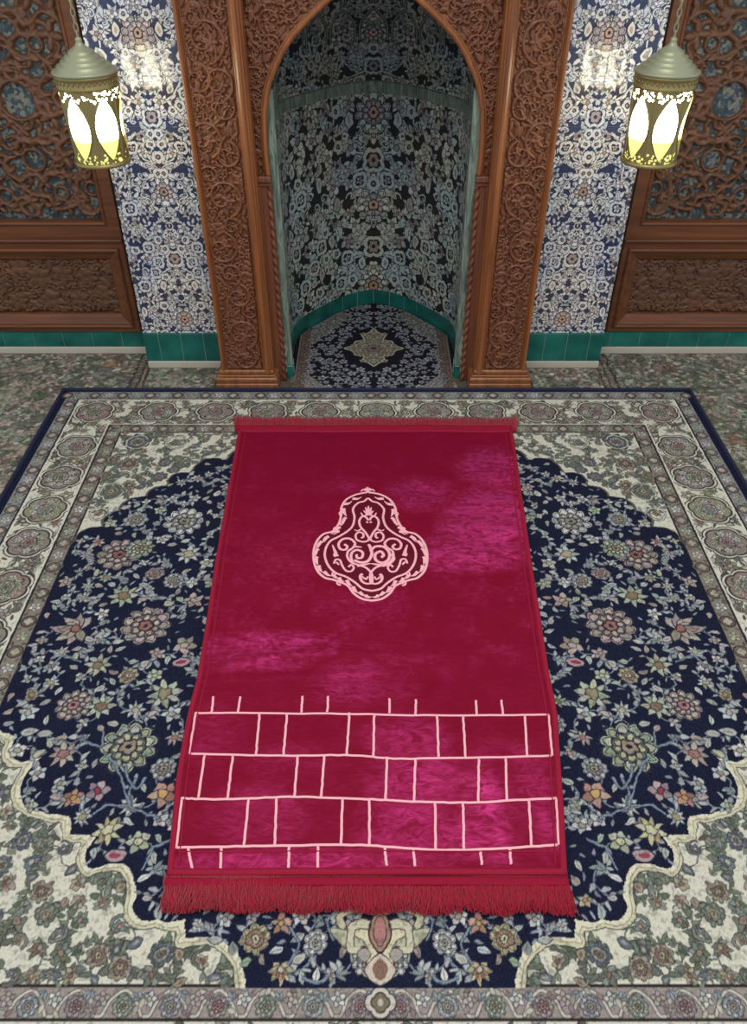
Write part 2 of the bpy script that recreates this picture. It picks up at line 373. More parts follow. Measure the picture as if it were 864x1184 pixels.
    pins = [(432,500,-.2),(352,514,-.3),(300,526,-.34),(262,536,-.34),(222,551,-.34),(194,567,-.3),(170,579,-.3),(139,595,-.3),(121,614,-.3),(87,631,-.25),(75,659,-.2),(52,704,-.15),(28,772,-.1),(-4,828,0),(-6,846,0),(17,858,-.42),(47,880,-.36),(58,946,0),(80,950,0),(82,969,0),(110,973,-.22),(105,1010,.34),(155,1044,-.35),(180,1067,-.1),(213,1067,0),(213,1091,.28),(281,1152,0)]
    Wp = [fl(*q[:2]) for q in pins]; W = []
    def bulge(p, q, f):
        d = (q[0]-p[0], q[1]-p[1]); l = math.hypot(*d); nx, ny = -d[1]/l, d[0]/l
        return [(p[0]+d[0]*t+nx*f*l*math.sin(PI*t)**.8, p[1]+d[1]*t+ny*f*l*math.sin(PI*t)**.8) for t in np.linspace(0, .94, 12)]
    for k in range(len(Wp)-1): W += bulge(Wp[k], Wp[k+1], pins[k][2])
    W.append(Wp[-1])
    field = [(max(x, xb[3]+.0), y) for x, y in W]+[(CX+.05, .50), (CX+.05, W[0][1])]
    clip = np.zeros((cv.H, cv.W), np.float32); wdw = cv.win(xb[3], CX+.1, yb[3], yt[3]); clip[wdw[0]] = 1; cv.clip = clip
    FP = np.array(field)
    GX, GY = np.meshgrid(np.arange(CX-HW, CX+.02, .004), np.arange(Y0, Y1, .004)); FM = inside(FP, GX, GY)
    def hit(x, y):
        a = int((x-CX+HW)/.004+.5); b_ = int((y-Y0)/.004+.5)
        return 0 <= a < FM.shape[1] and 0 <= b_ < FM.shape[0] and bool(FM[b_, a])
    def inF(x, y, r=0):
        return x < CX and all(hit(x+a*r, y+b_*r) for a, b_ in ((0,0),(.8,0),(-.8,0),(0,.8),(0,-.8)))
    # cream corners
    def inC(x, y, r):
        if not (xb[3]+r*.5 < x < CX and yb[3]+r*.4 < y < yt[3]-r*.4): return False
        return not any(hit(x+a*(r+.008), y+b*(r+.008)) for a, b in ((0,0),(1.2,0),(-1.2,0),(0,1.2),(0,-1.2)))
    DKG = (54,58,56)
    LOWC = (204,206,190)
    cpal = [dict(PAL, pale=(118,126,114), mid=(146,148,130), acc=(146,118,104), core=(160,152,126), dark=DKG, leaf=(112,122,108)), dict(PAL, pale=(150,140,122), mid=(124,100,90), acc=(134,100,90), core=(168,160,134), dark=DKG, leaf=(124,124,106)),
            dict(PAL, pale=(100,104,114), mid=(132,136,136), acc=(160,156,140), core=(130,110,100), dark=DKG, leaf=(96,102,96))]
    pc = [(*fl(*q[:2]), q[2]*.00165) for q in [(140,1075,17),(115,1108,13),(158,1095,9),(120,1047,11),(235,1116,15),(188,1106,14),(176,1132,12),(50,1035,13),(72,1080,13),(45,1102,12),(92,1047,10),(85,1010,9),(72,1105,11),(10,1025,12),(10,920,12),(12,958,10),(20,890,7)]]
    pu = [(*fl(*q[:2]), q[2]*.0029) for q in [(160,515,16),(205,515,15),(150,540,12),(238,538,7),(130,572,14),(115,598,11),(185,555,9),(238,512,12),(150,565,8)]]
    sc = scatter(xb[3], CX, yb[3], yt[3], [(.022, 36), (.0165, 90), (.0115, 300), (.008, 700)], inC, pc+pu, .99, 2600, 11)
    allp = pc+pu+sc
    vines(cv, allp[:330], .0026, (84,90,84), None, (112,118,104), DKG, 2, .022, maxd=.12)
    for n_, (x, y, r) in enumerate(allp):
        pl = cpal[n_ % 3]
        if r > .021: (rosette(cv, x, y, r, pl, 8) if n_ % 2 else (curl(cv, x, y, r*.95, random.random()*6, j((112,118,108), 18), DKG, .0055), flower(cv, x, y, r*.5, pl)))
        elif r > .015: (palmette(cv, x, y, r, random.random()*6, pl) if n_ % 2 else flower(cv, x, y, r, pl, 6))
        elif r > .010: (bud(cv, x, y, r, random.random()*6, pl) if n_ % 3 else leafy(cv, x, y, r, random.random()*6, pl))
        else: cv.lens(x, y, r*2.6, r*.9, random.random()*6, j((100,108,96), 24), DKG, .0008)
    for q in [(160,515,13),(205,515,12),(130,572,13),(115,598,9)]:
        x, y = fl(*q[:2]); R_ = q[2]*(.0029 if q[1] < 700 else .00168); cv.line([(x+R_*math.cos(a), y+R_*1.1*math.sin(a)) for a in np.linspace(.5, 6.2, 22)], .005, (196,196,180), DKG, .0015)
    # medallion body and rim
    cv.poly(field, NAVY)
    ring = [p for p in W if p[1] < fl(0, 842)[1] and p[0] > xb[3]-.03]
    cv.line([p for p in W if p[1] > fl(0, 800)[1]], .008, (92,88,82))
    cv.line(ring, .030, DKG); cv.line(ring, .0265, (200,196,166)); cv.line(ring, .014, (112,106,86)); cv.line(ring, .0115, (214,210,184))
    cv.poly([(x+.004 if x > xb[3]+.01 else x, y+.002) for x, y in field], NAVY)
    # ornament inside the medallion
    sp = 1
    M = [(213.5,606.7,22,'r',PALW),(158,605,13,'r',PAL),(139,645,24,'r',PALP),(163,638,15,'r',PALG),(219,645,14,'s',PAL),(180,667,10,'r',PALP),(144,693,16,'s',PALG),(225,698,11,'f',PALP),(170,727,27,'r',PALP),(82,731,23,'p',PALP),(240,655,9,'f',PALW),
         (115,773,15,'s',PALG),(150,785,11,'r',PALY),(192,806,20,'s',PALG),(87,820,21,'r',PALP),(118,821,17,'s',PALG),(39,807,8,'r',PALY),(150,868,33,'r',PALG),(75,876,17,'s',PALP),(72,910,10,'f',PAL),(87,926,12,'f',PALO),(115,918,14,'f',PALR),
         (97,949,11,'s',PAL),(126,964,17,'s',PALY),(161,977,15,'f',PALG),(136,993,13,'b',PALR),(190,922,17,'f',PALO),(158,825,12,'s',PAL),(151,936,13,'s',PAL),(62,775,9,'f',PAL),(35,828,12,'f',PAL),(36,850,10,'b',PAL),(55,852,9,'b',PAL),(215,750,14,'f',PALP),(212,770,10,'b',PALR),(200,830,12,'f',PAL),(186,951,10,'f',PAL),
         (296,1089,17,'r',PALY),(326,1072,12,'f',PALO),(365,1093,14,'r',PALW),(326,1130,15,'p',PALY),(398,1130,10,'l',PALG),(383,1131,7,'f',PALP),(348,1063,11,'f',PALW),(250,1090,8,'b',PAL),(188,1008,11,'l',PAL),(262,1066,10,'f',PAL),(230,1074,8,'f',PAL),(294,1060,9,'f',PAL),(172,1042,6,'b',PAL),(203,1045,9,'f',PALY)]
    P0 = []
    for (x, y, r, k, pl) in M:
        v = y+170; X_, Y_ = fl(x, y); P0.append((X_, Y_, r*CH/(CT*v)*(1.0 if y > 800 else 1.06), k, pl))
    okF = lambda x, y, r: y < 2.37 and y > yb[3]+r and inF(x, y, r)
    sc = scatter(xb[3], CX, yb[3], 2.37, [(.029, 22), (.021, 80), (.0145, 200), (.0105, 330), (.007, 240)], okF, P0, 1.02, 1800, 5)
    allp = [(p[0], p[1], p[2]) for p in P0]+sc
    vines(cv, allp[:420], .0030, (124,134,144), None, (158,162,162), (44,48,64), 2, .020, maxd=.13)
    for n_, (x, y, r) in enumerate(sc):
        pl = [PAL, PALG, PALP, PALW, PAL][n_ % 5]; a = random.random()*6.3
        if r > .025: rosette(cv, x, y, r, pl)
        elif r > .018: [starf, flower, flower][n_ % 3](cv, x, y, r, pl)
        elif r > .012: [lambda *q: bud(cv, x, y, r, a, pl), lambda *q: leafy(cv, x, y, r, a, pl), lambda *q: flower(cv, x, y, r, pl, 4)][n_ % 3]()
        elif r > .008: cv.lens(x, y, r*2.5, r*1.2, a, j(pl['pale'], 20), pl['dark'], .001, vein=(110,112,118))
        else: cv.lens(x, y, r*2.6, r*.9, a, j((132,142,148), 20))
    for (x, y, r, k, pl) in P0:
        a = random.random()*6.3
        if k == 'r': rosette(cv, x, y, r, pl, 11 if r > .04 else 8)
        elif k == 's': starf(cv, x, y, r*1.05, pl, 8)
        elif k == 'f': flower(cv, x, y, r, pl, 5)
        elif k == 'p': palmette(cv, x, y, r, PI if y > 1 else -PI/2, pl)
        elif k == 'b': bud(cv, x, y, r, 0.1, pl)
        else: leafy(cv, x, y, r, .1, pl)
    # branching grey stems traced in the open blue
    for br in ([(158,905),(150,925),(151,936),(125,935),(110,945)],[(151,936),(168,945),(186,950)],[(151,936),(140,900),(128,880)],[(200,975),(180,985),(165,1008)],[(62,775),(75,762),(95,770)],[(96,858),(118,868),(122,850)],[(170,905),(160,916),(150,905),(147,890)],[(388,1056),(378,1070),(385,1090)],[(335,1075),(345,1095),(335,1118)],[(352,1135),(368,1140),(382,1131)]):
        c = crv([fl(*q) for q in br], 6); cv.line(c, .0045, (122,138,150), (40,44,64), .0012)
    # bottom centre palmette, on the axis
    for (dx, dy, ln, wd, an, co) in [(-.0,0,.10,.045,PI/2,(196,190,160))]:
        b = fl(439, 1140)[1]
        for s in (0,):
            cv.lens(CX-.012, b+.03, .09, .035, 1.9, (206,200,168), (60,50,52), .002, base=True); cv.lens(CX-.02, b+.05, .09, .03, 2.6, (176,178,150), (60,50,52), .002, base=True)
            cv.line(crv([(CX-.012, b+.10), (CX-.05, b+.10), (CX-.055, b+.06), (CX-.03, b+.055)], 7), .013, (194,190,164), (70,60,56), .002)
            cv.line(crv([(CX-.005, b+.125), (CX-.04, b+.135), (CX-.075, b+.12), (CX-.07, b+.10)], 7), .012, (186,184,156), (70,60,56), .002)
            cv.lens(CX, b-.004, .055, .05, PI/2, (198,186,170), (60,50,52), .002, base=True); cv.lens(CX, b+.004, .04, .026, PI/2, (128,100,84), None, base=True)
            cv.disc(CX-.03, b+.05, .011, (156,150,142), (50,46,56), .0015); cv.lens(CX, b+.055, .075, .038, PI/2, (150,130,110), (60,30,32), .003, base=True); cv.lens(CX, b+.065, .055, .022, PI/2, (166,116,112), (70,40,40), .002, base=True)
    cv.clip = None
    fy, fx = slice(int((yb[3]-Y0)/R)+3, int((yt[3]-Y0)/R)-3), slice(int(.912*0+(xb[3]-cv.x0)/R)+3, cv.W)
    cv.c = weave(cv.c, 0, 9, .26, .64, (66,64,62), 3)
    cv.c[fy, fx] = weave(cv.c[fy, fx], 2.1, 9, .12, .64, (50,50,56), 8)
    cv.speckle(7)
    col = np.concatenate([cv.c, cv.c[:, -2::-1]], 1)
    Wf = col.shape[1]; xs = CX-HW+np.arange(Wf)*R
    # rows denser near the viewer than far away
    rows = [Y0]; 
    while rows[-1] < Y1: rows.append(rows[-1]+.0015+.0016*max(0, (rows[-1]-.6)/2))
    rows = np.array(rows); rows[-1] = Y1
    fi = np.clip((rows-Y0)/R, 0, cv.H-1.001); i0 = fi.astype(int); fr = (fi-i0)[:, None, None]
    col = col[i0]*(1-fr)+col[i0+1]*fr
    X, Y = np.meshgrid(xs, rows); Z = .0135+.0006*smoothnoise(*X.shape, 3, 4)+.001*smoothnoise(*X.shape, 120, 5)
    edge = np.minimum(np.minimum(X-X.min(), X.max()-X), np.minimum(Y-Y0, Y1-Y)); Z = np.where(edge < .004, .0135-(.004-edge)*1.6, Z)
    t = thing('medallion_carpet', 'large navy and cream floral medallion carpet under the red prayer rug', 'carpet', (CX, 1.45, 0))
    body = grid_mesh('pile', X, Y, Z, mat('carpet_wool', rough=.95, vcol=True, spec=.12, bump=(900, .35, .0015)), col, parent=t)
    m = MB(); e = .013
    P = [(CX-HW+.004, Y0+.004), (CX+HW-.004, Y0+.004), (CX+HW-.004, Y1-.004), (CX-HW+.004, Y1-.004)]
    xs = [P[0], P[1], P[2], P[3]]
    for a in range(4):
        p, q = xs[a], xs[(a+1) % 4]; n = 60
        m.tube([(p[0]+(q[0]-p[0])*k/n, p[1]+(q[1]-p[1])*k/n, .0135) for k in range(n+1)], .0072, 10)
    m.build('bound_edge', mat('navy_binding', (26,30,62), .9, bump=(700, .4, .001)), t, True)
build_main_carpet()
# ================================================================== carpets under and around it
def pale_carpet(name, label, x0, x1, y0, y1, seed, z, borders, R=.0042):
    random.seed(seed); cv = Cv(x0, x1, y0, y1, R, (134,132,116)); BG = (100,100,88); D = (80,78,70)
    n = smoothnoise(cv.H, cv.W, 60, seed); n2 = smoothnoise(cv.H, cv.W, 45, seed+1)
    cv.c += (n[..., None]-.5)*np.array([44, 30, 14])+(n2[..., None]-.5)*np.array([-10, 24, 4])
    pl = [dict(PAL, pale=(172,164,148), mid=(140,128,116), acc=(138,108,100), core=(140,134,114), dark=D, leaf=(96,104,90)), dict(PAL, pale=(152,158,142), mid=(126,134,120), acc=(154,148,132), core=(142,116,106), dark=D, leaf=(104,110,92)), dict(PAL, pale=(164,148,136), mid=(144,118,110), acc=(154,146,132), core=(118,112,98), dark=D, leaf=(92,98,88))]
    A = (x1-x0)*(y1-y0)
    ok = lambda x, y, r: True
    sc = scatter(x0, x1, y0, y1, [(.085, int(5*A)), (.05, int(22*A)), (.028, int(70*A)), (.014, int(260*A))], ok, [], .9, 2500, seed)
    for k in range(int(7*A)+1):     # broad pale and rust leaves of the big scrolls
        x, y = random.uniform(x0, x1), random.uniform(y0, y1); cv.lens(x, y, .42, .17, random.random()*6, random.choice([(172,168,150), (140,112,92), (148,154,128), (112,104,94)]), (60,58,52), .006)
    vines(cv, sc[:int(150*A)+8], .008, (84,82,74), None, (104,108,94), D, 3, .05, maxd=.3)
    for n_, (x, y, r) in enumerate(sc):
        p = pl[n_ % 3]
        if r > .06: rosette(cv, x, y, r, p, 12)
        elif r > .04: palmette(cv, x, y, r, random.random()*6, p)
        elif r > .02: flower(cv, x, y, r, p, 6)
        else: cv.lens(x, y, r*2.4, r, random.random()*6, j(p['pale'], 20), D, .001)
    for (a, b, c) in borders: cv.rect(a, b, y0, y1, c)
    for (a, b, c) in borders:
        if b-a > .02:
            y = y0
            while y < y1: flower(cv, (a+b)/2, y, (b-a)*.36, pl[int(y*40) % 3]); y += (b-a)*.9
    cv.c = weave(cv.c, 1.5, 5, .5, .58, (78,74,66), 5)
    cv.speckle(12)
    X, Y = np.meshgrid(x0+np.arange(cv.W)*R, y0+np.arange(cv.H)*R); Z = np.full_like(X, z)
    Z[0] = Z[-1] = 0.0005; Z[:, 0] = Z[:, -1] = .0005
    o = grid_mesh(name, X, Y, Z, WOOL2, cv.c, mask=~((np.abs(np.abs(X)-.4725) < .145) & (Y > 2.64))); tag(o, label, 'carpet'); return o
WOOL2 = mat('worn_wool', rough=.95, vcol=True, spec=.1, bump=(500, .4, .002))
BO = [(-.955,-.948,(44,42,40)), (-.948,-.925,(96,88,78)), (-.925,-.918,(44,42,40)), (-.918,-.906,(134,122,104)), (-.906,-.90,(60,50,46))]
a = pale_carpet('patterned_carpet', 'faded grey-green floral carpet left of the navy medallion carpet', -1.95, -.9, .3, 2.955, 21, .005, BO)
b = pale_carpet('patterned_carpet', 'faded grey-green floral carpet right of the navy medallion carpet', .9, 1.95, .3, 2.955, 22, .005, [(-q[1], -q[0], q[2]) for q in BO])
pale_carpet('patterned_carpet', 'faded green carpet between the two wooden pilasters, below the medallion carpet', -.897, .897, 2.3, 2.835, 23, .005, [])
# ================================================================== setting
plaster = mat('dark_floor', (92,86,76), .9)
m = MB(); m.box(-3, 3, -.6, 4, -.05, 0); struct(m.build('floor', plaster))
marble_w = mat('white_marble', (196,190,176), .4, bump=(30, .1, .001))
green_marble = mat('green_marble', (98,122,108), .35)
nt = green_marble.node_tree; bs = nt.nodes['Principled BSDF']
g = nt.nodes.new('ShaderNodeTexCoord'); mp = nt.nodes.new('ShaderNodeMapping'); mp.inputs['Scale'].default_value = (70, 70, 9)
n = nt.nodes.new('ShaderNodeTexNoise'); n.inputs['Scale'].default_value = 1; n.inputs['Detail'].default_value = 6; n.inputs['Distortion'].default_value = 1.5
r = nt.nodes.new('ShaderNodeValToRGB'); r.color_ramp.elements[0].color = (*L((78,100,88)), 1); r.color_ramp.elements[1].color = (*L((146,164,150)), 1); r.color_ramp.elements[0].position = .35; r.color_ramp.elements[1].position = .68
nt.links.new(g.outputs['Object'], mp.inputs[0]); nt.links.new(mp.outputs[0], n.inputs[0]); nt.links.new(n.outputs['Fac'], r.inputs[0]); nt.links.new(r.outputs[0], bs.inputs['Base Color'])
teal = mat('teal_glaze', (14,98,90), .22, bump=(12, .25, .003)); grout = mat('pale_grout', (150,168,156), .8)
nt = teal.node_tree; bs = nt.nodes['Principled BSDF']; n = nt.nodes.new('ShaderNodeTexNoise'); n.inputs['Scale'].default_value = 9; n.inputs['Detail'].default_value = 3
g = nt.nodes.new('ShaderNodeTexCoord'); r = nt.nodes.new('ShaderNodeValToRGB'); r.color_ramp.elements[0].color = (*L((22,84,78)), 1); r.color_ramp.elements[1].color = (*L((38,122,112)), 1); r.color_ramp.elements[0].position = .3; r.color_ramp.elements[1].position = .7
nt.links.new(g.outputs['Object'], n.inputs[0]); nt.links.new(n.outputs['Fac'], r.inputs[0]); nt.links.new(r.outputs[0], bs.inputs['Base Color'])
glaze = mat('glazed_arabesque_tile', rough=.10, vcol=True, spec=.5, bump=(14, .12, .003))
niche_glaze = mat('niche_arabesque_tile', rough=.3, vcol=True, spec=.4)
# --- arabesque tile painter (white vines and blossoms on blue)
def tile_pattern(W, H, zc, ground, white, seed, tint, R=.0014, period=.47, dome=False, scl=1.0):
    """left half of a symmetric panel W wide (half), H high; zc = height of a rosette"""
    random.seed(seed); cv = Cv(-W, 0, 0, H, R, ground); D = tuple(v*.8 for v in ground)
    pw = dict(pale=white, mid=tuple(v*.78 for v in white), acc=tint, core=tuple(v*.9 for v in ground), dark=D, leaf=white)
    rows = np.arange(zc-4*period, H+period, period); rows = [z for z in rows if z > -period]
    placed = []
    for z in rows:
        placed += [(0, z, .052*scl), (0, z-period*.5, .036*scl), (0, z+period*.24, .022*scl), (0, z-period*.24, .022*scl)]
        for xx in np.arange(-.13*scl, -W-.02, -.13*scl): placed += [(xx, z+period*.28, .026*scl), (xx, z-period*.12, .030*scl), (xx+.06*scl, z+period*.12, .02*scl)]
    ok = lambda x, y, r: x < -r*.3
    sc = scatter(-W-.01, 0, -.01, H+.01, [(.024*scl, 60), (.0175*scl, 300), (.0125*scl, 800), (.0085*scl, 1500)], ok, placed, .86, 2500, seed)
    vines(cv, placed+sc[:260], .0045*scl, white, D, white, D, 2, .024*scl, maxd=.12)
    # ogee strapwork
    for z in rows:
        for s in (1, -1):
            c = crv([(0, z+s*period*.5), (-.03*scl, z+s*period*.42), (-.085*scl, z+s*period*.36), (-.125*scl, z+s*period*.2), (-.12*scl, z)], 8); cv.line(c, .0062*scl, white, D, .0022)
            c = crv([(0, z+s*period*.15), (-.022*scl, z+s*period*.19), (-.06*scl, z+s*period*.26), (-.03*scl, z+s*period*.36), (0, z+s*period*.4)], 8); cv.line(c, .005*scl, white, D, .002)
    for n_, (x, y, r) in enumerate(placed+sc):
        p = pw if random.random() < .86 else dict(pw, pale=tuple((a+b)/2 for a, b in zip(white, tint)))
        if r > .045*scl: rosette(cv, x, y, r, dict(p, mid=white, acc=tuple(v*1.2 for v in tint), core=(180,150,130)), 12)
        elif r > .03*scl: cv.pet(x, y, r, 4, .3, PI/4, white, D, .003); cv.pet(x, y, r*.68, 4, .35, PI/4, D, None); cv.pet(x, y, r*.5, 6, .3, 0, tint, D, .001); cv.disc(x, y, r*.18, ground)
        elif r > .022*scl: [lambda: flower(cv, x, y, r, p, 5), lambda: palmette(cv, x, y, r*.9, random.random()*6.3, p, 5), lambda: bud(cv, x, y, r*.85, random.choice((PI/2, -PI/2, PI/2+.5)), p), lambda: (cv.pet(x, y, r, 4, .22, .8, white, D, .0025), cv.pet(x, y, r*.6, 4, .3, .8, D), flower(cv, x, y, r*.45, p, 5))][n_ % 4]()
        elif r > .015*scl: [lambda: flower(cv, x, y, r, p, 5), lambda: (cv.pet(x, y, r, 5, .25, 1, white, D, .002), cv.disc(x, y, r*.4, D), cv.disc(x, y, r*.2, tint)), lambda: curl(cv, x, y, r*.8, random.random()*6, white, D, .005*scl)][n_ % 3]()
        elif r > .011*scl: (cv.pet(x, y, r*.9, 4, .3, n_, j(white, 12), D, .0018), cv.disc(x, y, r*.26, D)) if n_ % 3 == 0 else cv.lens(x, y, r*2.3, r*1.2, random.random()*6, j(white, 12), D, .0015)
        else: cv.lens(x, y, r*2.2, r*1.1, random.random()*6, j(white, 12), D, .001)
    n = smoothnoise(cv.H, cv.W, 50, seed+3)[..., None]-.5
    cv.c += n*np.array([18, 6, -14]); cv.c[:, :-8] = weave(cv.c[:, :-8], 2.2, 9, .22, .64, tuple(v*.9 for v in ground), seed)
    cv.speckle(7)
    return np.concatenate([cv.c, cv.c[:, -2::-1]], 1), R
# --- tiled piers
YS = 2.85; PX0, PX1 = .905, .56; PH = 2.3
zr = wl(147, 38, YS)[1]; zr2 = wl(185, 222, YS)[1]
col, R = tile_pattern((PX0-PX1)/2, PH-.15, zr-.15, (56,62,90), (220,221,220), 31, (176,156,146), period=zr-zr2)
Hh, Ww = col.shape[:2]
for s, nm in ((-1, 'wall_left'), (1, 'wall_right')):
    X, Z = np.meshgrid(s*(PX0+PX1)/2+(np.arange(Ww)-(Ww-1)/2)*R, .15+np.arange(Hh)*R)
    # tile joints: a fine grid of 15 cm tiles, shallow grooves and faint tone
    c2 = col.copy(); gx = np.abs(((X-s*.743+.075) % .15)-.075); gz = np.abs(((Z-.15) % .15)); gr = (np.minimum(gx, gz) < .0011)
    c2[gr] = c2[gr]*.55+np.array((120,124,130))*.45
    w_ = thing(nm, '', '', (0,0,0)); del w_['label']; del w_['category']; w_['kind'] = 'structure'
    # each tile sits a hair out of true, so glaze reflections break up tile by tile
    ti = np.floor((X-s*.743+.075)/.15).astype(int)+40; tj = np.floor((Z-.15)/.15).astype(int)
    rr = np.random.default_rng(5); tx = rr.uniform(-1, 1, (90, 40)); tz = rr.uniform(-1, 1, (90, 40)); fx = ((X-s*.743+.075) % .15)-.075; fz = ((Z-.15) % .15)-.075
    Yt = YS+.004*(tx[ti, tj]*fx+tz[ti, tj]*fz)+np.where(gr, .0004, 0)
    grid_mesh('tile_face', X, Yt, Z, glaze, c2, parent=w_)
    m = MB(); m.box(min(s*PX0, s*PX1), max(s*PX0, s*PX1), YS+.003, 3.0, 0, PH); m.build('masonry', mat('pier_masonry', (150,150,150), .8), w_)
m = MB(); m.box(-2.2, -.36, 3.03, 3.12, 0, 2.3); m.box(.36, 2.2, 3.03, 3.12, 0, 2.3); m.box(-2.2, 2.2, 3.75, 3.85, 0, 2.3)
o = struct(m.build('wall_back', mat('plain_plaster', (120,112,100), .9)))
def tilebox(m, x0, x1, y0, y1, z0, z1): m.box(x0, x1, y0, y1, z0, z1, .0015)
for s, nm in ((-1, 'left'), (1, 'right')):
    root = bpy.data.objects.new('baseboard_'+nm, None); C.objects.link(root); root['kind'] = 'structure'; bpy.context.view_layer.update()
    T = MB(); G = MB(); K = MB()
    def seg(xa, xb, yf, z1, w, off):
        x = xa-off
        while x < xb:
            a, b = max(x+.001, xa), min(x+w-.001, xb)
            if b-a > .004: tilebox(T, a, b, yf, yf+.012, .031, z1)
            x += w
        G.box(xa, xb, yf+.0015, yf+.02, .03, z1-.001); K.box(xa, xb, yf-.004, yf+.02, 0, .03, .002)
    if s < 0: seg(-.905, -.57, 2.842, .15, .088, .03); seg(-1.95, -.93, 2.962, .099, .121, .05)
    else: seg(.57, .905, 2.842, .15, .088, .07); seg(.93, 1.95, 2.962, .099, .121, .08)
    T.build('glazed_tiles', teal, root); G.build('grout', grout, root); K.build('marble_kerb', marble_w, root)
    # return of the kerb and tiles on the side of the pier
# ================================================================== niche (mihrab)
PLAN = [(-.319,2.79),(-.336,2.84),(-.341,2.94),(-.339,3.03),(-.325,3.11),(-.29,3.175),(-.241,3.24),(-.19,3.305),(-.13,3.367),(-.065,3.408),(0,3.434)]
pl_ = crv(PLAN, 10); pl_ = [(x, y) for x, y in pl_]; full = pl_+[(-x, y) for x, y in pl_[-2::-1]]
FPn = np.array(full); sL = np.concatenate([[0], np.cumsum(np.hypot(*np.diff(FPn, axis=0).T))]); TOT = sL[-1]
def at_s(s): return np.interp(s, sL, FPn[:, 0]), np.interp(s, sL, FPn[:, 1])
ZB, ZT = .885, .92          # marble band
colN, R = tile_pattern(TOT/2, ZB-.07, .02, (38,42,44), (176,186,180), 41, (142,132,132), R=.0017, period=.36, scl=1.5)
Hn, Wn = colN.shape[:2]
niche = bpy.data.objects.new('wall_niche', None); C.objects.link(niche); niche['kind'] = 'structure'; bpy.context.view_layer.update()
ss, zz = np.meshgrid(np.linspace(0, TOT, Wn), .07+np.arange(Hn)*R); NX, NY = at_s(ss)
grid_mesh('niche_tiles', NX, NY, zz, niche_glaze, colN, parent=niche)
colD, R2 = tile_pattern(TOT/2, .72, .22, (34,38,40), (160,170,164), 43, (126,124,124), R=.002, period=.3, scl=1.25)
# ribs of small pointed arcades on the hood
Hd, Wd = colD.shape[:2]
cvd = Cv(0, TOT, 0, .72, .002); cvd.c = cvd.c[:Hd, :Wd]; cvd.H, cvd.W = min(Hd, cvd.H), min(Wd, cvd.W); cvd.c = colD[:cvd.H, :cvd.W].astype(np.float32).copy(); cvd.h = np.zeros((cvd.H, cvd.W), np.float32)
for row in range(3):
    zb = .19+row*.16; N = 12; wd = TOT/N
    for k in range(N+1):
        xc = (k+(.5 if row % 2 else 0))*wd; h = .13
        cvd.line(crv([(xc-wd*.42, zb), (xc-wd*.42, zb+h*.5), (xc-wd*.25, zb+h*.8), (xc, zb+h), (xc+wd*.25, zb+h*.8), (xc+wd*.42, zb+h*.5), (xc+wd*.42, zb)], 6), .006, (120,136,136), (20,26,30), .003)
        flower(cvd, xc, zb+h*.45, .028, dict(pale=(132,148,148), acc=(90,90,96), dark=(22,28,32)), 5)
colD = cvd.c; Hd, Wd = colD.shape[:2]
ss, tt = np.meshgrid(np.linspace(0, TOT, Wd), np.linspace(0, 1, Hd)); bx, by = at_s(ss)
fct = np.sqrt(np.clip(1-tt**2.4, 0, 1)); HZ = .55
DX = bx*(fct*.97+.03); DY = 2.765+(by-2.765)*(fct*.97+.03); DZ = ZT+HZ*tt
grid_mesh('niche_hood', DX, DY, DZ, niche_glaze, colD, parent=niche)
m = MB(); n = 120
for k in range(n):
    a, b = at_s(TOT*k/n), at_s(TOT*(k+1)/n)
    ca = np.array([0, 2.9]);
    def inn(p, d): v = ca-np.array(p); v = v/np.hypot(*v); return (p[0]+v[0]*d, p[1]+v[1]*d)
    ai, bi = inn(a, .006), inn(b, .006)
    m.add([(*ai, ZB), (*bi, ZB), (*bi, ZT), (*ai, ZT), (*a, ZB-.004), (*b, ZB-.004), (*a, ZT+.004), (*b, ZT+.004)], [(0,1,2,3),(4,5,1,0),(3,2,7,6)])
m.build('marble_band', green_marble, niche)
# teal skirting round the niche
root = bpy.data.objects.new('baseboard_niche', None); C.objects.link(root); root['kind'] = 'structure'; bpy.context.view_layer.update()
T = MB(); G = MB(); w = .0835; nT = int(round(TOT/w)); nT += nT % 2; w = TOT/nT
def band(M, s0, s1, z0, z1, d, steps=6):
    P = []
    for k in range(steps+1):
        p = at_s(s0+(s1-s0)*k/steps); v = np.array([0, 2.9])-np.array(p); v = v/np.hypot(*v); P.append((p, (p[0]+v[0]*d, p[1]+v[1]*d)))
    vs = []; fs = []
    for (o_, i_) in P: vs += [(*i_, z0), (*i_, z1), (*o_, z0), (*o_, z1)]
    for k in range(steps):
        q = k*4; fs += [(q, q+4, q+5, q+1), (q+1, q+5, q+7, q+3), (q, q+2, q+6, q+4)]
    fs += [(0,1,3,2), (steps*4, steps*4+2, steps*4+3, steps*4+1)]; M.add(vs, fs)
for k in range(nT): band(T, k*w+.001, (k+1)*w-.001, .001, .071, .006)
band(G, 0, TOT, 0, .070, .004, 90)
T.build('glazed_tiles', teal, root); G.build('grout', grout, root)
# front marble jambs and arch facing behind the timber
YJ = 2.762
j_ = MB()
for s in (-1, 1):
    x0, x1 = sorted((s*.352, s*.3165)); j_.box(x0, x1, YJ, YJ+.03, .055, 1.03, .002)
for k in range(3): pass
o = struct(j_.build('trim_1', green_marble))
j_ = MB()
for s in (-1, 1):
    x0, x1 = sorted((s*.356, s*.3165)); j_.box(x0, x1, YJ-.003, YJ+.03, 0, .055, .002)
struct(j_.build('trim_2', teal))
j_ = MB()
for s in (-1, 1):
    x0, x1 = sorted((s*.3435, s*.3395)); j_.box(x0, x1, YJ-.012, YJ+.001, .02, .2)
struct(j_.build('trim_3', marble_w))
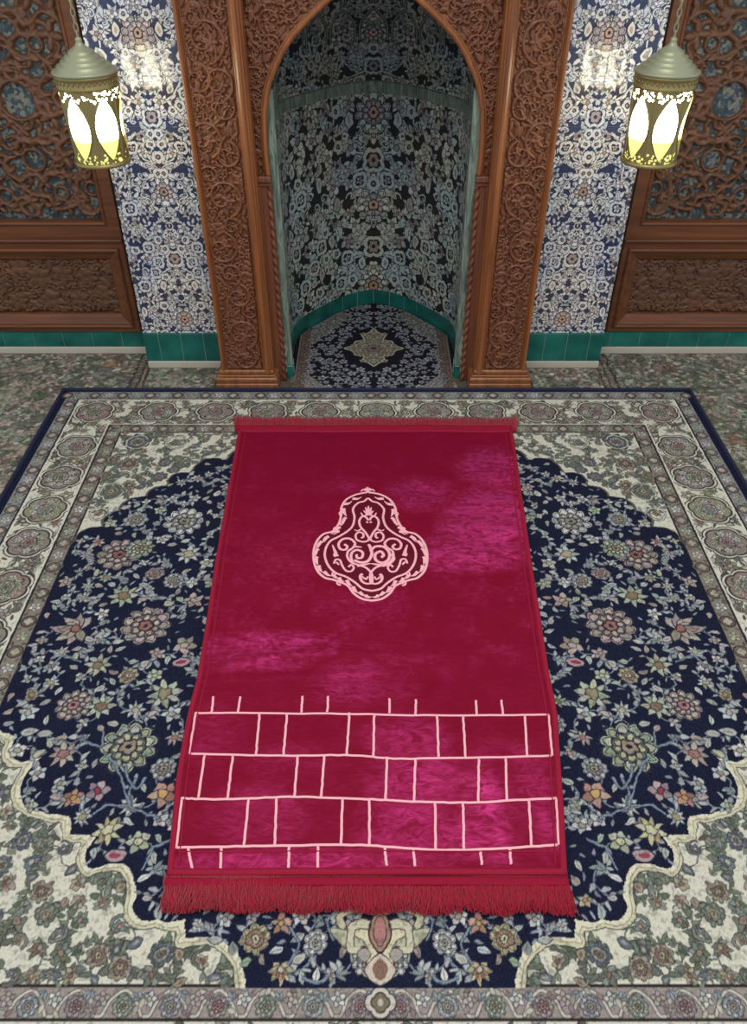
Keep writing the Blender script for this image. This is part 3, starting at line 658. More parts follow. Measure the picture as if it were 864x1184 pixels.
# niche carpet
def niche_carpet():
    random.seed(9); R = .0024; cv = Cv(-.33, 0, 2.668, 3.44, R, (30,28,40)); D = (26,24,36)
    pal = dict(PAL, pale=(160,164,168), mid=(132,132,124), acc=(140,112,112), dark=D)
    cv.rect(-.31, -.265, 2.6, 3.5, (104,88,82)); y = 2.68
    k = 0
    while y < 3.2: flower(cv, -.288, y, .016, dict(pal, pale=[(138,118,104), (120,122,110)][k % 2], acc=(120,60,54)), 5); y += .034; k += 1
    cv.line([(-.265, 2.6), (-.265, 3.15)], .004, (140,136,122)); cv.line([(-.31, 2.6), (-.31, 3.15)], .004, (140,136,122))
    cv.poly([(-.265, 2.60), (-.15, 2.60), (-.20, 2.70), (-.265, 2.78)], (134,128,112)); cv.poly([(-.265, 3.2), (-.265, 3.02), (-.21, 3.10), (-.1, 3.3), (-.2, 3.4)], (110,104,92))
    c0 = fl(432, 405)[1]
    med = [(0, .155), (-.025, .12), (-.055, .105), (-.045, .06), (-.085, .055), (-.1, .02), (-.14, 0), (-.1, -.02), (-.085, -.05), (-.045, -.055), (-.05, -.09), (-.025, -.105), (0, -.13)]
    mp = crv([(a*.86, b*1.15+c0) for a, b in med], 4)
    sc = scatter(-.265, 0, 2.67, 3.42, [(.02, 26), (.013, 90), (.008, 160)], lambda x, y, r: x < -r*.5 and math.hypot(x/.12, (y-c0)/.17) > 1.1, [], 1.12, 2500, 4)
    vines(cv, sc[:90], .003, (116,122,130), D, (146,152,156), D, 2, .018, maxd=.09)
    for n_, (x, y, r) in enumerate(sc):
        if r > .012: flower(cv, x, y, r, pal, 5)
        else: cv.lens(x, y, r*2.4, r*1.1, random.random()*6, j((152,158,162)), D, .001)
    cv.poly(mp+[(.01, c0-.15), (.01, c0+.18)], (116,112,98)); cv.line(mp, .008, (176,174,154), D, .003)
    for (x, y, r) in scatter(-.1, 0, c0-.13, c0+.15, [(.017, 14), (.011, 60), (.007, 80)], lambda x, y, r: bool(inside(np.array(mp+[(.01, c0-.15), (.01, c0+.18)]), np.array([[x]]), np.array([[y]]))[0, 0]), [], 1, 900, 6): flower(cv, x, y, r, dict(pal, pale=(172,168,148), dark=(62,58,54)), 5)
    cv.pet(0, c0, .03, 8, .3, 0, (128,112,104), D, .003); cv.disc(0, c0, .012, (70,64,62))
    cv.speckle(8); col = np.concatenate([cv.c, cv.c[:, -2::-1]], 1); H, W = col.shape[:2]
    X, Y = np.meshgrid(-.33+np.arange(W)*R, 2.668+np.arange(H)*R); Q = FPn*np.array([.975, 1]); Q = np.array([(-.31, 2.6)]+[(x, y-.012) for x, y in Q]+[(.31, 2.6)])
    msk = inside(Q, X, Y)
    o = grid_mesh('niche_carpet', X, Y, np.full_like(X, .009), WOOL2, col, mask=msk)
    tag(o, 'small dark carpet with a pale centre medallion inside the arched niche', 'carpet')
niche_carpet()
# ================================================================== PRAYER RUG
def flz(x, y, z):
    v = y-592; t = (CH-z)/(F*ST+v*CT); return ((x-432)*t, (F*CT-v*ST)*t)
RZ = .0295
def rz(x, y):       # gentle rumples of the cloth
    return RZ+.0018*np.sin(y*19+x*3)*np.sin(x*7+1)+.0022*np.exp(-((y-1.33-.10*x+.02*np.sin(x*9))/.012)**2)*np.clip((.25-x)*3, 0, 1)+.0016*np.exp(-((y-1.27-.06*x)/.010)**2)*np.clip((.2-x)*3, 0, 1)+.0013*np.sin(y*47+x*11)*np.sin(x*13-y*5)
rug = thing('prayer_rug', 'crimson velvet prayer rug with pink medallion and red fringes, on the navy carpet', 'prayer rug', (0, 1.5, 0))
EL = [(272.5,497),(275.5,500.5),(252,633),(229,782),(217,826),(205.5,894),(193.5,1011)]; ER = [(592.5,497),(594,505),(609,612),(621,691),(635,780),(644,826),(650.5,925),(655,1011)]
EL = np.array([flz(*q, RZ) for q in EL])[::-1]; ER = np.array([flz(*q, RZ) for q in ER])[::-1]; ya_, yb_ = EL[0, 1], EL[-1, 1]
def rugp(s, t):
    s = np.asarray(s, float); t = np.asarray(t, float); y = ya_+(yb_-ya_)*t
    xl = np.interp(y, EL[:, 1], EL[:, 0]); xr = np.interp(y, ER[:, 1], ER[:, 0]); return xl*(1-s)+xr*s, y+0*s
velvet = bpy.data.materials.new('crimson_velvet'); velvet.use_nodes = True; nt = velvet.node_tree
b = nt.nodes['Principled BSDF']; b.inputs['Base Color'].default_value = (*L((126,0,38)), 1); b.inputs['Roughness'].default_value = .62; b.inputs['Specular IOR Level'].default_value = .12
b.inputs['Sheen Weight'].default_value = .25; b.inputs['Sheen Tint'].default_value = (1, .12, .35, 1); b.inputs['Sheen Roughness'].default_value = .4
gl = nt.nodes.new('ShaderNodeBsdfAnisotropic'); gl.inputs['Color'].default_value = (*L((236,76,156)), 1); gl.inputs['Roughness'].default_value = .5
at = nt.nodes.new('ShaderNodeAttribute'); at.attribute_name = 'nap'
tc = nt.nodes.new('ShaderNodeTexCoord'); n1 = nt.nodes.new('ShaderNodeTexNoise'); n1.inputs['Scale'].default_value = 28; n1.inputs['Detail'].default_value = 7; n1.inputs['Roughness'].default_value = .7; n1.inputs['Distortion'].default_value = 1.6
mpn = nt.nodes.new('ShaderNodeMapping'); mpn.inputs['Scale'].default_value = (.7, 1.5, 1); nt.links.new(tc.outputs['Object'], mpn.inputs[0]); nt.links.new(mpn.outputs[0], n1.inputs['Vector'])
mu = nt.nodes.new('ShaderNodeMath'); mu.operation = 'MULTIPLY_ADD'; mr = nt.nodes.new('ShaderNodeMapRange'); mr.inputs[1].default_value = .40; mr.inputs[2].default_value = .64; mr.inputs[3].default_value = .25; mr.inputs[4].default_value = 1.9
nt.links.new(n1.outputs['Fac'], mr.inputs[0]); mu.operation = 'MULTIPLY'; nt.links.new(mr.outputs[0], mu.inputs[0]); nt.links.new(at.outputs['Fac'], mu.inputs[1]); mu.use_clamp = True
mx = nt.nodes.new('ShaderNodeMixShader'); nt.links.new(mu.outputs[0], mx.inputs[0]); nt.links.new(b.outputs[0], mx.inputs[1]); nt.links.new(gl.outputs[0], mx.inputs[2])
nt.links.new(mx.outputs[0], nt.nodes['Material Output'].inputs[0])
bp = nt.nodes.new('ShaderNodeBump'); bp.inputs['Strength'].default_value = .5; bp.inputs['Distance'].default_value = .004; nt.links.new(n1.outputs['Fac'], bp.inputs['Height']); nt.links.new(bp.outputs[0], gl.inputs['Normal']); nt.links.new(bp.outputs[0], b.inputs['Normal'])
NS, NT = 330, 520
s_, t_ = np.meshgrid(np.linspace(0, 1, NS), np.linspace(0, 1, NT)); RX, RY = rugp(s_, t_); RZZ = rz(RX, RY)
ed = np.minimum(np.minimum(s_, 1-s_)*.9, np.minimum(t_, 1-t_)*1.6); RZZ = np.where(ed < .003, .018, RZZ)
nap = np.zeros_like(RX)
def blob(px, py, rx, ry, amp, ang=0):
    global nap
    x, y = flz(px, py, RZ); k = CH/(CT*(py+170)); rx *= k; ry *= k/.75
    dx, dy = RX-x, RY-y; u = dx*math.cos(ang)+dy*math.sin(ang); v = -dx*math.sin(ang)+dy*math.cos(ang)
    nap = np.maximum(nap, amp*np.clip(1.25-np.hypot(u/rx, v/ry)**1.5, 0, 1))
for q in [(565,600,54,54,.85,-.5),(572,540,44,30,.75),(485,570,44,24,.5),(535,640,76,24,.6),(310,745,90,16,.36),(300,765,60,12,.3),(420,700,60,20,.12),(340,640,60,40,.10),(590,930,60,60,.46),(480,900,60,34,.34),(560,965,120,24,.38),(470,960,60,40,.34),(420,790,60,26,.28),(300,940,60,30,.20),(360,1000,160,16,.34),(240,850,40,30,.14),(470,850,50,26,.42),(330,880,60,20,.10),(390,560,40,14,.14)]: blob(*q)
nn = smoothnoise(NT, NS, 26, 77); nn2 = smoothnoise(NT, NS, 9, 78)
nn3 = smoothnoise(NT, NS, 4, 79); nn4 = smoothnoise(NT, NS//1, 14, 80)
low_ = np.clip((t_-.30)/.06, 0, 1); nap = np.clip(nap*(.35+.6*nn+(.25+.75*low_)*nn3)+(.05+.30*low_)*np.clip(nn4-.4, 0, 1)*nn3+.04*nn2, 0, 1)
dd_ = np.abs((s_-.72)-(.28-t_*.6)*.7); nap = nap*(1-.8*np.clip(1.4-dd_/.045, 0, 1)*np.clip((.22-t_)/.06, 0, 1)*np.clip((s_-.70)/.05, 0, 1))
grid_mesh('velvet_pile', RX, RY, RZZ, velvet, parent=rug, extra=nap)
hem = mat('woven_hem', (150,10,48), .75, bump=(600, .4, .001), spec=.3)
m = MB()
def rp3(s, t, dz=0):
    x, y = rugp(np.array(s, float), np.array(t, float)); return (float(x), float(y), float(rz(x, y))+dz)
for s in (.006, .994): m.tube([rp3(s, k/80, -.003) for k in range(81)], .0075, 10)
for t in (.004,): m.tube([rp3(k/80, t, -.002) for k in range(81)], .008, 10, flat=.8)
m.tube([rp3(k/60, .996, -.003) for k in range(61)], .007, 8)
for s in (.026, .974): m.tube([rp3(s, .012+k/80*.98, .0) for k in range(81)], .0022, 6)
m.tube([rp3(.02+k/80*.96, .030, .0) for k in range(81)], .0022, 6); m.tube([rp3(.02+k/80*.96, .992, .0) for k in range(81)], .002, 6)
m.build('stitched_hem', hem, rug, True)
thread = mat('pink_embroidery', (255,186,194), .7, bump=(1500, .5, .0008), spec=.3); dkfill = mat('dark_satin', (98,4,34), .5, spec=.3)
def ribbon(M, pts, w, dz=.0008, th=.0016):      # pts in photo pixels, laid on the cloth
    W_ = [flz(x, y, RZ) for x, y in pts]; P = [(x, y, float(rz(x, y))+dz) for x, y in W_]
    M.tube(P, w/2 if not hasattr(w, '__len__') else [v/2 for v in w], 6, flat=.35)
bk = MB(); q = lambda x, y: (180+x/1.7633, 780+y/1.7633)
def jit(pts, n=10):
    c = crv([q(*p) for p in pts], n); return [(x+random.uniform(-.35, .35), y+random.uniform(-.35, .35)) for x, y in c]
for h_ in ([(80,77),(300,79),(575,83),(802,82)], [(70,162),(250,165),(400,165),(520,172),(808,165)], [(52,253),(130,255),(290,250),(430,253),(520,258),(640,260),(818,252)], [(40,352),(200,350),(400,348),(560,357),(700,355),(820,347)]): ribbon(bk, jit(h_), .0062)
V = '118,45,114,77 173,45,168,77 300,45,297,77 352,45,350,77 477,48,477,78 531,50,530,81 653,52,655,82 705,52,709,82 81,77,70,162 212,78,205,163 268,78,261,163 395,78,390,165 446,80,444,166 574,82,577,169 627,84,632,169 753,82,758,168 801,82,809,165 100,165,87,252 158,165,147,253 290,165,283,250 344,165,338,251 472,168,469,254 530,172,527,258 659,171,658,259 714,170,716,257 54,253,42,352 190,253,180,350 247,252,243,349 381,252,378,347 436,253,436,350 570,259,571,357 627,260,629,356 761,256,767,352 817,252,822,347 66,352,75,400 134,352,132,402 272,350,271,397 331,350,331,395 467,352,471,390 526,357,529,392 662,357,666,388 722,355,725,387'
for g in V.split():
    a, b_, c_, d_ = map(float, g.split(',')); ribbon(bk, jit([(a, b_), ((a+c_)/2, (b_+d_)/2), (c_, d_)], 6), .006)
bk.build('brick_outlines', thread, rug, True)['label'] = 'pink stitched lines in a running brick pattern'
md = MB(); u = lambda x, y: (340+x/4.8, 550+y/4.8)
axis = lambda y: 410+(y-95)*.040
def both(pts, w):
    for mir in (0, 1):
        pp = [(2*axis(y)-x if mir else x, y) for x, y in pts]; c = [u(*p) for p in crv(pp, 6)]
        ws = w*1.5 if not hasattr(w, '__len__') else [1.5*(w[0]+(w[1]-w[0])*k/(len(c)-1)) for k in range(len(c))]
        ribbon(md, c, ws)
outer = [(408,92),(345,104),(292,132),(266,172),(262,200),(258,240),(242,280),(215,312),(165,326),(128,362),(110,415),(112,478),(132,530),(172,566),(215,577),(255,590),(300,612),(332,652),(380,682),(437,692)]
inner = [(409,124),(388,142),(356,152),(328,185),(336,230),(326,278),(298,310),(250,340),(203,363),(177,402),(172,452),(192,502),(232,540),(290,562),(340,594),(382,628),(436,640)]
both(outer, .0056); both(inner, .0054)
fc = [u(*p) for p in crv(outer, 5)]; fr = [u(2*axis(p[1])-p[0], p[1]) for p in crv(outer, 5)][::-1][1:-1]
fp = [flz(x, y, RZ) for x, y in fc+fr]; me_ = MB(); NP = len(fp); c0 = (sum(p[0] for p in fp)/NP, sum(p[1] for p in fp)/NP)
vs = [(*c0, float(rz(*c0))+.001)]; fs = []; K = 12
for k in range(1, K+1):
    for p in fp:
        x = c0[0]+(p[0]-c0[0])*k/K; y = c0[1]+(p[1]-c0[1])*k/K; vs.append((x, y, float(rz(x, y))+.001))
for i in range(NP):
    fs.append((0, 1+i, 1+(i+1) % NP))
    for k in range(K-1): a = 1+k*NP; fs.append((a+i, a+NP+i, a+NP+(i+1) % NP, a+(i+1) % NP))
me_.add(vs, fs); me_.build('medallion_ground', dkfill, rug, True)['label'] = 'dark maroon ground of the medallion'
# leaves between the two contours
for x, y, a, ln in [(300,150,-.4,50),(350,122,-.2,50),(285,205,1.2,44),(278,252,2.0,44),(240,300,2.6,44),(230,320,2.8,50),(175,355,2.4,48),(140,385,2.2,50),(125,430,1.9,50),(130,475,1.4,44),(150,520,1.0,44),(190,545,.5,48),(235,560,.5,40),(265,578,.6,36),(310,598,.8,44),(345,635,.8,46),(385,655,.4,44),(415,668,.2,36)]:
    dx, dy = math.cos(a)*ln/2, math.sin(a)*ln/2; nx, ny = -dy*.3, dx*.3
    both([(x-dx, y-dy), (x+nx, y+ny), (x+dx, y+dy)], (.0095, .0016)); both([(x-dx*.5, y-dy*.5), (x+ny*1.6, y-nx*1.6+6)], (.005, .002))
for x, y, r in [(262,208,12),(232,298,14),(225,545,16),(252,592,16),(262,265,10)]: both(spiral(x, y, r, 1, 1.1, 1, .2), .0042)
both([(409,92),(398,80),(384,78),(372,88)], .004); both([(409,92),(408,66)], .004); both([(392,84),(400,72)], .005)
# crown flower, heart and scrolls of the centre
for a in (0, .55, 1.1): both([(412,215), (412-math.sin(a)*30, 215-math.cos(a)*48)], (.0095, .002))
both([(412,215),(385,222),(372,205)], (.006, .003))
both([(414,345),(398,318),(370,285),(363,250),(380,226),(402,232),(412,248)], .0056); both([(412,262),(402,256)], .005)
both([(416,345),(412,362),(385,370),(352,360),(342,335),(358,316),(382,322),(385,342),(372,348)], .0052); both([(372,300),(350,308),(335,300)], (.005, .002))
both([(300,420),(330,400),(338,375),(310,352),(270,355),(248,380),(258,408),(285,412),(296,395),(280,382)], .0060)
both([(335,395),(360,398),(378,400)], (.007, .002)); both([(300,420),(296,450),(316,480),(352,494),(400,510),(432,545),(434,595)], .0056)
both([(214,385),(226,415),(238,450)], (.003, .0095)); both([(236,420),(222,440),(230,452)], .004); both([(222,490),(232,468),(255,470),(268,500),(290,528),(318,530),(332,510),(318,495),(302,508)], .0050)
both([(236,482),(250,496)], .0045); both([(434,598),(402,600),(376,585),(368,560),(378,545)], (.0045, .0075)); both([(378,560),(400,575),(410,560)], .0045); both([(350,500),(400,492),(425,488)], (.008, .002))
def one(pts, w): ribbon(md, [u(*p) for p in crv(pts, 7)], w*1.5)
one([(330,490),(318,460),(322,430),(350,415),(380,428),(378,455),(352,458),(348,440)], .0062); one([(335,470),(370,482),(410,475),(432,440),(425,405),(415,385)], .0070)
one([(425,425),(450,398),(495,398),(528,430),(525,468),(490,485),(455,470),(452,440),(480,425),(498,445),(484,458)], .0068); one([(540,440),(556,465),(530,490),(500,500)], .0058)
md.build('embroidered_medallion', thread, rug, True)['label'] = 'pink pear-shaped embroidered medallion with scrolls'
red = mat('red_fringe_yarn', (168,20,48), .8, spec=.25, sheen=.2)
redh = mat('red_heading', (150,18,50), .85, spec=.2, bump=(420, .8, .002))
def fringe(name, xa, xb, ya, yb, n, seed, w, hx=None):
    rd = random.Random(seed); M = MB()
    for k in range(n):
        f = (k+rd.random())/n; (x0, y0), (x1, y1) = flz(xa[0]+(xa[1]-xa[0])*f, ya[0]+(ya[1]-ya[0])*f, .022), flz(xb[0]+(xb[1]-xb[0])*f, yb[0]+(yb[1]-yb[0])*f, .016)
        le = rd.uniform(.78, 1.03)+.05*math.sin(f*40); sw = rd.uniform(-.011, .011)+.006*math.sin(f*23+seed); ph = rd.random()*6; z0 = rd.uniform(.024, .038); P = []
        for i in range(6):
            t = i/5; P.append((x0+(x1-x0)*t*le+sw*t*t+.0018*math.sin(ph+t*9), y0+(y1-y0)*t*le, .024*(1-t)+z0*.8*t+.003*math.sin(ph*2+t*7)))
        M.tube(P, w, 3)
    o = M.build(name, red, rug, True); o['kind'] = 'stuff'; return o
fringe('bottom_fringe', (191,656), (188,662), (1014,1012), (1056,1059), 2600, 3, .0012)['name_hint'] = ''
fringe('top_fringe', (272,597), (273,597), (498,499), (484.5,486), 2200, 4, .0021)
for tt, ww in ((-.008, .009), (1.008, .020)):
    fd = MB(); fd.tube([rp3(-.003+k/60*1.006, tt, -.003) for k in range(61)], ww, 8, flat=.3); fd.build('fringe_heading', redh, rug, True)
for o in rug.children:
    if 'name_hint' in o: del o['name_hint']
    if o.name in ('bottom_fringe', 'top_fringe'): o.name = 'fringe'
# ================================================================== CARVED TIMBER
W1 = wood('carved_walnut', (130,80,52), (96,58,38), .42); W2 = wood('waxed_trim', (160,100,56), (118,70,38), .32)
W3 = wood('panel_walnut', (124,74,42), (88,50,28), .38, 'X'); W4 = wood('dark_walnut_carving', (112,74,50), (82,54,38), .5, 'X')  # last one: darker brown walnut for the side panels' lattice and carving
def wl_leaf(cv, x, y, l, a, h=.009, w=.56): cv.lens(x, y, l, l*w, a, (0,0,0), ht=h, base=True)
def scroll(cv, cx, cy, R, a0, sgn, w=.013, h=.015, turns=1.1):
    w = min(w, R*.27); P = spiral(cx, cy, R, a0, turns, sgn, .3); n = len(P); cv.line(P, [w*(1.15-.55*k/n) for k in range(n)], ht=h)
    for k in range(3, n-3, 3):
        x, y = P[k]; tx, ty = P[k+1][0]-x, P[k+1][1]-y; a = math.atan2(ty, tx)
        wl_leaf(cv, x, y, R*.42, a-sgn*.75, h*.8); 
        if k % 2: wl_leaf(cv, x, y, R*.34, a+sgn*.9, h*.85)
    x, y = P[-1]
    for k in range(5): wl_leaf(cv, x, y, R*.42, a0+k*1.256, h*.9, .62)
    cv.disc(x, y, R*.12, (0,0,0), ht=h*1.1)
def carve_fill(cv, x0, x1, y0, y1, sizes, seed, h=.006):
    random.seed(seed); n = 0
    for (l, cnt) in sizes:
        for _ in range(cnt):
            x, y = random.uniform(x0, x1), random.uniform(y0, y1); i = int((x-cv.x0)/cv.res); k = int((y-cv.y0)/cv.res); r = max(1, int(l*.3/cv.res))
            if cv.h[max(0,k-r):k+r, max(0,i-r):i+r].mean() > h*.22: continue
            if random.random() < .5:
                for q_ in range(4): wl_leaf(cv, x, y, l*.55, q_*1.57+x*50, h, .6)
            else: cv.lens(x, y, l*1.3, l*.6, random.random()*6, (0,0,0), ht=h)
def relief(name, cv, y0, m, parent, mask=None, ox=0):
    h = cv.h; h = (h+np.roll(h, 1, 0)+np.roll(h, 1, 1)+np.roll(h, -1, 0)+np.roll(h, -1, 1))/5
    X, Z = np.meshgrid(cv.x0+np.arange(cv.W)*cv.res+ox, cv.y0+np.arange(cv.H)*cv.res); return grid_mesh(name, X, y0-h, Z, m, mask=mask, parent=parent)
YP = 2.690; mir = thing('mihrab_surround', 'tall carved wooden pilasters and pointed arch framing the blue tiled niche', 'carved wooden portal', (0, 2.70, 0))
PT = 1.9
pc = Cv(-.0705, .0705, .088, PT, .0014); X0 = -.4905
SC = [(236,45,25,1),(228,92,17,-1),(252,96,19,1),(258,126,15,-1),(236,160,22,1),(262,180,16,-1),(258,229,23,1),(243,203,13,-1),(256,288,20,-1),(268,262,12,1),(266,317,14,1),(275,343,15,-1),(279,386,20,1),(283,415,15,-1),(290,360,10,1),(222,20,12,-1),(250,8,16,1)]
prev = None; stem = []
for (x, y, r, sg) in SC:
    X, Z = wl(x, y, 2.68); scroll(pc, X-X0, Z, r*2.68/(F*CT-(y-592)*ST)*1.02, random.random()*6 if r < 14 else -1.2*sg, sg)
for (a, b_) in (((262,205),(240,150)), ((240,150),(262,120)), ((262,262),(250,205)), ((282,372),(262,300)), ((250,75),(228,20)), ((285,430),(268,370))):
    (xa, za), (xb2, zb2) = wl(*a, 2.68), wl(*b_, 2.68); c = crv([(xa-X0, za), ((xa+xb2)/2-X0+.02, (za+zb2)/2), (xb2-X0, zb2)], 8)
    pc.line(c, .010, ht=.012)
    for k in (4, 8, 12): wl_leaf(pc, *c[k], .035, math.atan2(c[k+1][1]-c[k][1], c[k+1][0]-c[k][0])+random.choice((-.6, .6)))
z = 1.36; k = 0
while z < PT-.06: scroll(pc, (-1)**k*.012, z, .05, 1.2*(-1)**k, (-1)**k); z += .105; k += 1
carve_fill(pc, -.068, .068, .09, PT, [(.034, 1500), (.024, 2500), (.016, 2500)], 3, .010)
ix = np.arange(pc.W)*pc.res+pc.x0; pc.h *= np.clip((.0675-np.abs(ix))/.003, 0, 1)[None, :]
ch = pc.h; ch[:] = ch
def prof_extrude(M, prof, z0, z1): # prof: open plan polyline front side, closed at the back
    n = len(prof); M.add([(x, y, z0) for x, y in prof]+[(x, y, z1) for x, y in prof], [(i, (i+1) % n, n+(i+1) % n, n+i) for i in range(n)]+[tuple(range(n))[::-1], tuple(range(n, 2*n))])
for s in (-1, 1):
    A = [(-.578,2.80),(-.578,2.682),(-.5765,2.674),(-.572,2.671),(-.567,2.674),(-.565,2.680),(-.5625,2.683),(-.561,2.6895),(-.420,2.6895),(-.418,2.680),(-.415,2.678),(-.411,2.668),(-.404,2.664),(-.396,2.666),(-.392,2.672),(-.389,2.674),(-.386,2.684),(-.3815,2.690),(-.3815,2.80)]
    if s > 0: A = [(-x, y) for x, y in A][::-1]
    m = MB(); prof_extrude(m, A, .07, PT+.3); pf = m.build('pilaster_frame', W2, mir)
    pp = grid_mesh('carved_panel', *(lambda X, Z: (s*X, YP-pc.h, Z))(*np.meshgrid(X0+ix, pc.y0+np.arange(pc.H)*pc.res)), W1, parent=pf, flip=(s > 0))
    m = MB(); x0, x1 = sorted((s*.603, s*.366))
    def blk(i, z0, z1, b): m.box(x0+i, x1-i, 2.655+i, 2.80, z0, z1, b)
    blk(0, 0, .034, .003); blk(.006, .034, .040, .001); blk(.002, .040, .058, .004); blk(.010, .058, .066, .002); blk(.016, .066, .084, .004)
    m.build('plinth_block', W2, mir)
    m = MB(); a, b_ = sorted((s*.3815, s*.356)); m.box(a, b_, 2.737, 2.762, 0, .765, .001); a, b_ = sorted((s*.3815, s*.340)); m.box(a, b_, 2.722, 2.765, .757, .778, .004); m.box(a, b_, 2.729, 2.764, .745, .757, .002)
    m.box(*sorted((s*.3815, s*.375)), 2.728, 2.75, 0, .745, .002)
    m.build('reveal_board', W1, mir)
    th_, zz_ = np.meshgrid(np.linspace(0, 2*PI, 25), np.linspace(.004, .745, 420)); rr_ = .0095+.0020*np.cos(2*(th_-s*zz_*95))
    grid_mesh('rope_moulding', s*.3485+rr_*np.cos(th_), 2.742+rr_*np.sin(th_), zz_, W1, parent=mir)
ARCH = [(-.342,.775),(-.3445,.85),(-.341,.93),(-.335,.98),(-.318,1.045),(-.282,1.116),(-.245,1.168),(-.206,1.206),(-.16,1.245),(-.118,1.277),(-.075,1.306),(-.035,1.335),(0,1.372)]
arc = crv(ARCH, 8); arcf = arc+[(-x, z) for x, z in arc[-2::-1]]
sp = Cv(-.381, 0, .778, 1.9, .0016)
for (x, y, r, sg) in [(292,165,10,1),(291,140,10,-1),(292,115,12,1),(288,62,17,-1),(296,92,12,-1),(285,22,15,1),(312,25,14,-1),(312,52,11,1),(335,8,13,1),(352,-12,14,-1),(300,-15,22,1),(345,-45,22,-1),(390,-45,18,1),(290,-70,20,-1),(292,190,9,1)]:
    X, Z = wl(x, y, 2.735); scroll(sp, X, Z, r*2.735/(F*CT-(y-592)*ST)*1.05, random.random()*6, sg, .0085, .010, 1.2)
k = 0
for z in np.arange(1.45, 1.85, .09):
    for x in (-.33, -.24, -.15, -.06): scroll(sp, x+(.03 if k % 2 else 0), z, .048, x*30, 1 if k % 2 else -1); 
    k += 1
carve_fill(sp, -.38, 0, .78, 1.88, [(.036, 2000), (.024, 3000), (.016, 2500)], 6, .010)
SX, SZ = np.meshgrid(sp.x0+np.arange(sp.W)*sp.res, sp.y0+np.arange(sp.H)*sp.res)
opening = inside(np.array([(x-.004, z) for x, z in arc]+[(.05, 1.372), (.05, .70), (-.342, .70)]), SX, SZ)
hh = np.concatenate([sp.h, sp.h[:, -2::-1]], 1); mk = np.concatenate([~opening, ~opening[:, -2::-1]], 1); SX2, SZ2 = np.meshgrid(np.linspace(-.381, .381, hh.shape[1]), sp.y0+np.arange(sp.H)*sp.res)
grid_mesh('carved_spandrel', SX2, 2.747-hh, SZ2, W1, mask=mk, parent=mir)
m = MB(); m.tube([(x*1.02, 2.735, z+.004) for x, z in arcf], .0095, 12, ups=(0,1,0)); m.tube([(x*1.045, 2.736, z+.010) for x, z in arcf], .004, 8, ups=(0,1,0))
N = len(arcf); m.add([(x, 2.737, z) for x, z in arcf]+[(x, 2.772, z) for x, z in arcf], [(i, i+1, N+i+1, N+i) for i in range(N-1)])
m.build('arch_moulding', W2, mir, True)
m = MB(); m.box(-.60, .60, 2.70, 2.80, PT, PT+.3, .004); m.build('head_rail', W2, mir)
# -------- side panels
MOS = mat('blue_mosaic', (80,92,98), .35); nt = MOS.node_tree; bs = nt.nodes['Principled BSDF']; g = nt.nodes.new('ShaderNodeTexCoord'); vo = nt.nodes.new('ShaderNodeTexVoronoi'); vo.inputs['Scale'].default_value = 95
r = nt.nodes.new('ShaderNodeValToRGB'); r.color_ramp.interpolation = 'CONSTANT'
for p_, c_ in ((.18,(52,66,74)), (.4,(96,106,106)), (.55,(40,56,62)), (.7,(120,118,104)), (.85,(70,84,92))): e = r.color_ramp.elements.new(p_); e.color = (*L(c_), 1)
r.color_ramp.elements[0].color = (*L((60,74,78)), 1); nt.links.new(g.outputs['Object'], vo.inputs['Vector']); nt.links.new(vo.outputs['Color'], r.inputs[0]); nt.links.new(r.outputs[0], bs.inputs['Base Color'])
LX0, LX1 = -1.86, -1.007
lat = Cv(LX0, LX1, .563, 1.75, .0032)
random.seed(12)
holes = [(*wl(18,118,2.96), .058), (*wl(38,187,2.96), .035), (*wl(70,225,2.96), .022), (*wl(5,228,2.96), .025), (*wl(5,35,2.96), .032), (*wl(38,52,2.96), .022), (*wl(105,220,2.96), .022)]
lsc = scatter(LX0, LX1, .563, 1.75, [(.06, 10), (.042, 40), (.028, 120), (.018, 260)], lambda x, y, r: True, holes, .82, 3000, 8)
A = np.array([(p[0], p[1]) for p in lsc]); done = set()
def clear(p): return all(math.hypot(p[0]-h[0], p[1]-h[1]) > h[2] for h in holes)
for i in range(len(A)):
    d = np.hypot(*(A-A[i]).T)
    for k in np.argsort(d)[1:4]:
        if (min(i, k), max(i, k)) in done or d[k] > .14: continue
        done.add((min(i, k), max(i, k))); a_, b_ = A[i], A[k]; mm = (a_+b_)/2+np.array([-(b_-a_)[1], (b_-a_)[0]])*random.choice((-.3, .3))
        c = [p for p in crv([tuple(a_), tuple(mm), tuple(b_)], 6) if clear(p)]
        if len(c) > 2: lat.line(c, random.uniform(.013, .024), ht=random.uniform(.012, .022))
for n_, (x, y, r_) in enumerate(lsc):
    if r_ > .05 or (r_ > .035 and n_ % 2): scroll(lat, x, y, r_*.95, random.random()*6, random.choice((-1, 1)), .014, .022, 1.1)
    elif r_ > .022: 
        for k in range(4): wl_leaf(lat, x, y, r_*1.3, k*1.57+n_, .018, .5)
    else: lat.lens(x, y, r_*3, r_*1.2, random.random()*6, (0,0,0), ht=.016)
for (x, y, r_) in holes: lat.line([(x+r_*1.06*math.cos(a), y+r_*1.06*math.sin(a)) for a in np.linspace(0, 2*PI, 26)], .012, ht=.018)
low = Cv(LX0, -.99, .182, .40, .0017)
for (x, y, r_) in [(45,322,16),(22,310,13),(72,318,14),(100,322,13),(125,312,9),(60,348,15),(92,348,11),(20,350,13),(120,340,12),(0,330,12)]:
    X, Z = wl(x, y, 2.97); R_ = r_*.0034
    random.seed(x); a = random.random()*6
    for k in range(6): wl_leaf(low, X, Z, R_*1.05, a+k*1.047, .008, .7)
    low.line(spiral(X, Z, R_*1.2, a, .8, random.choice((-1, 1)), .6), .007, ht=.007)
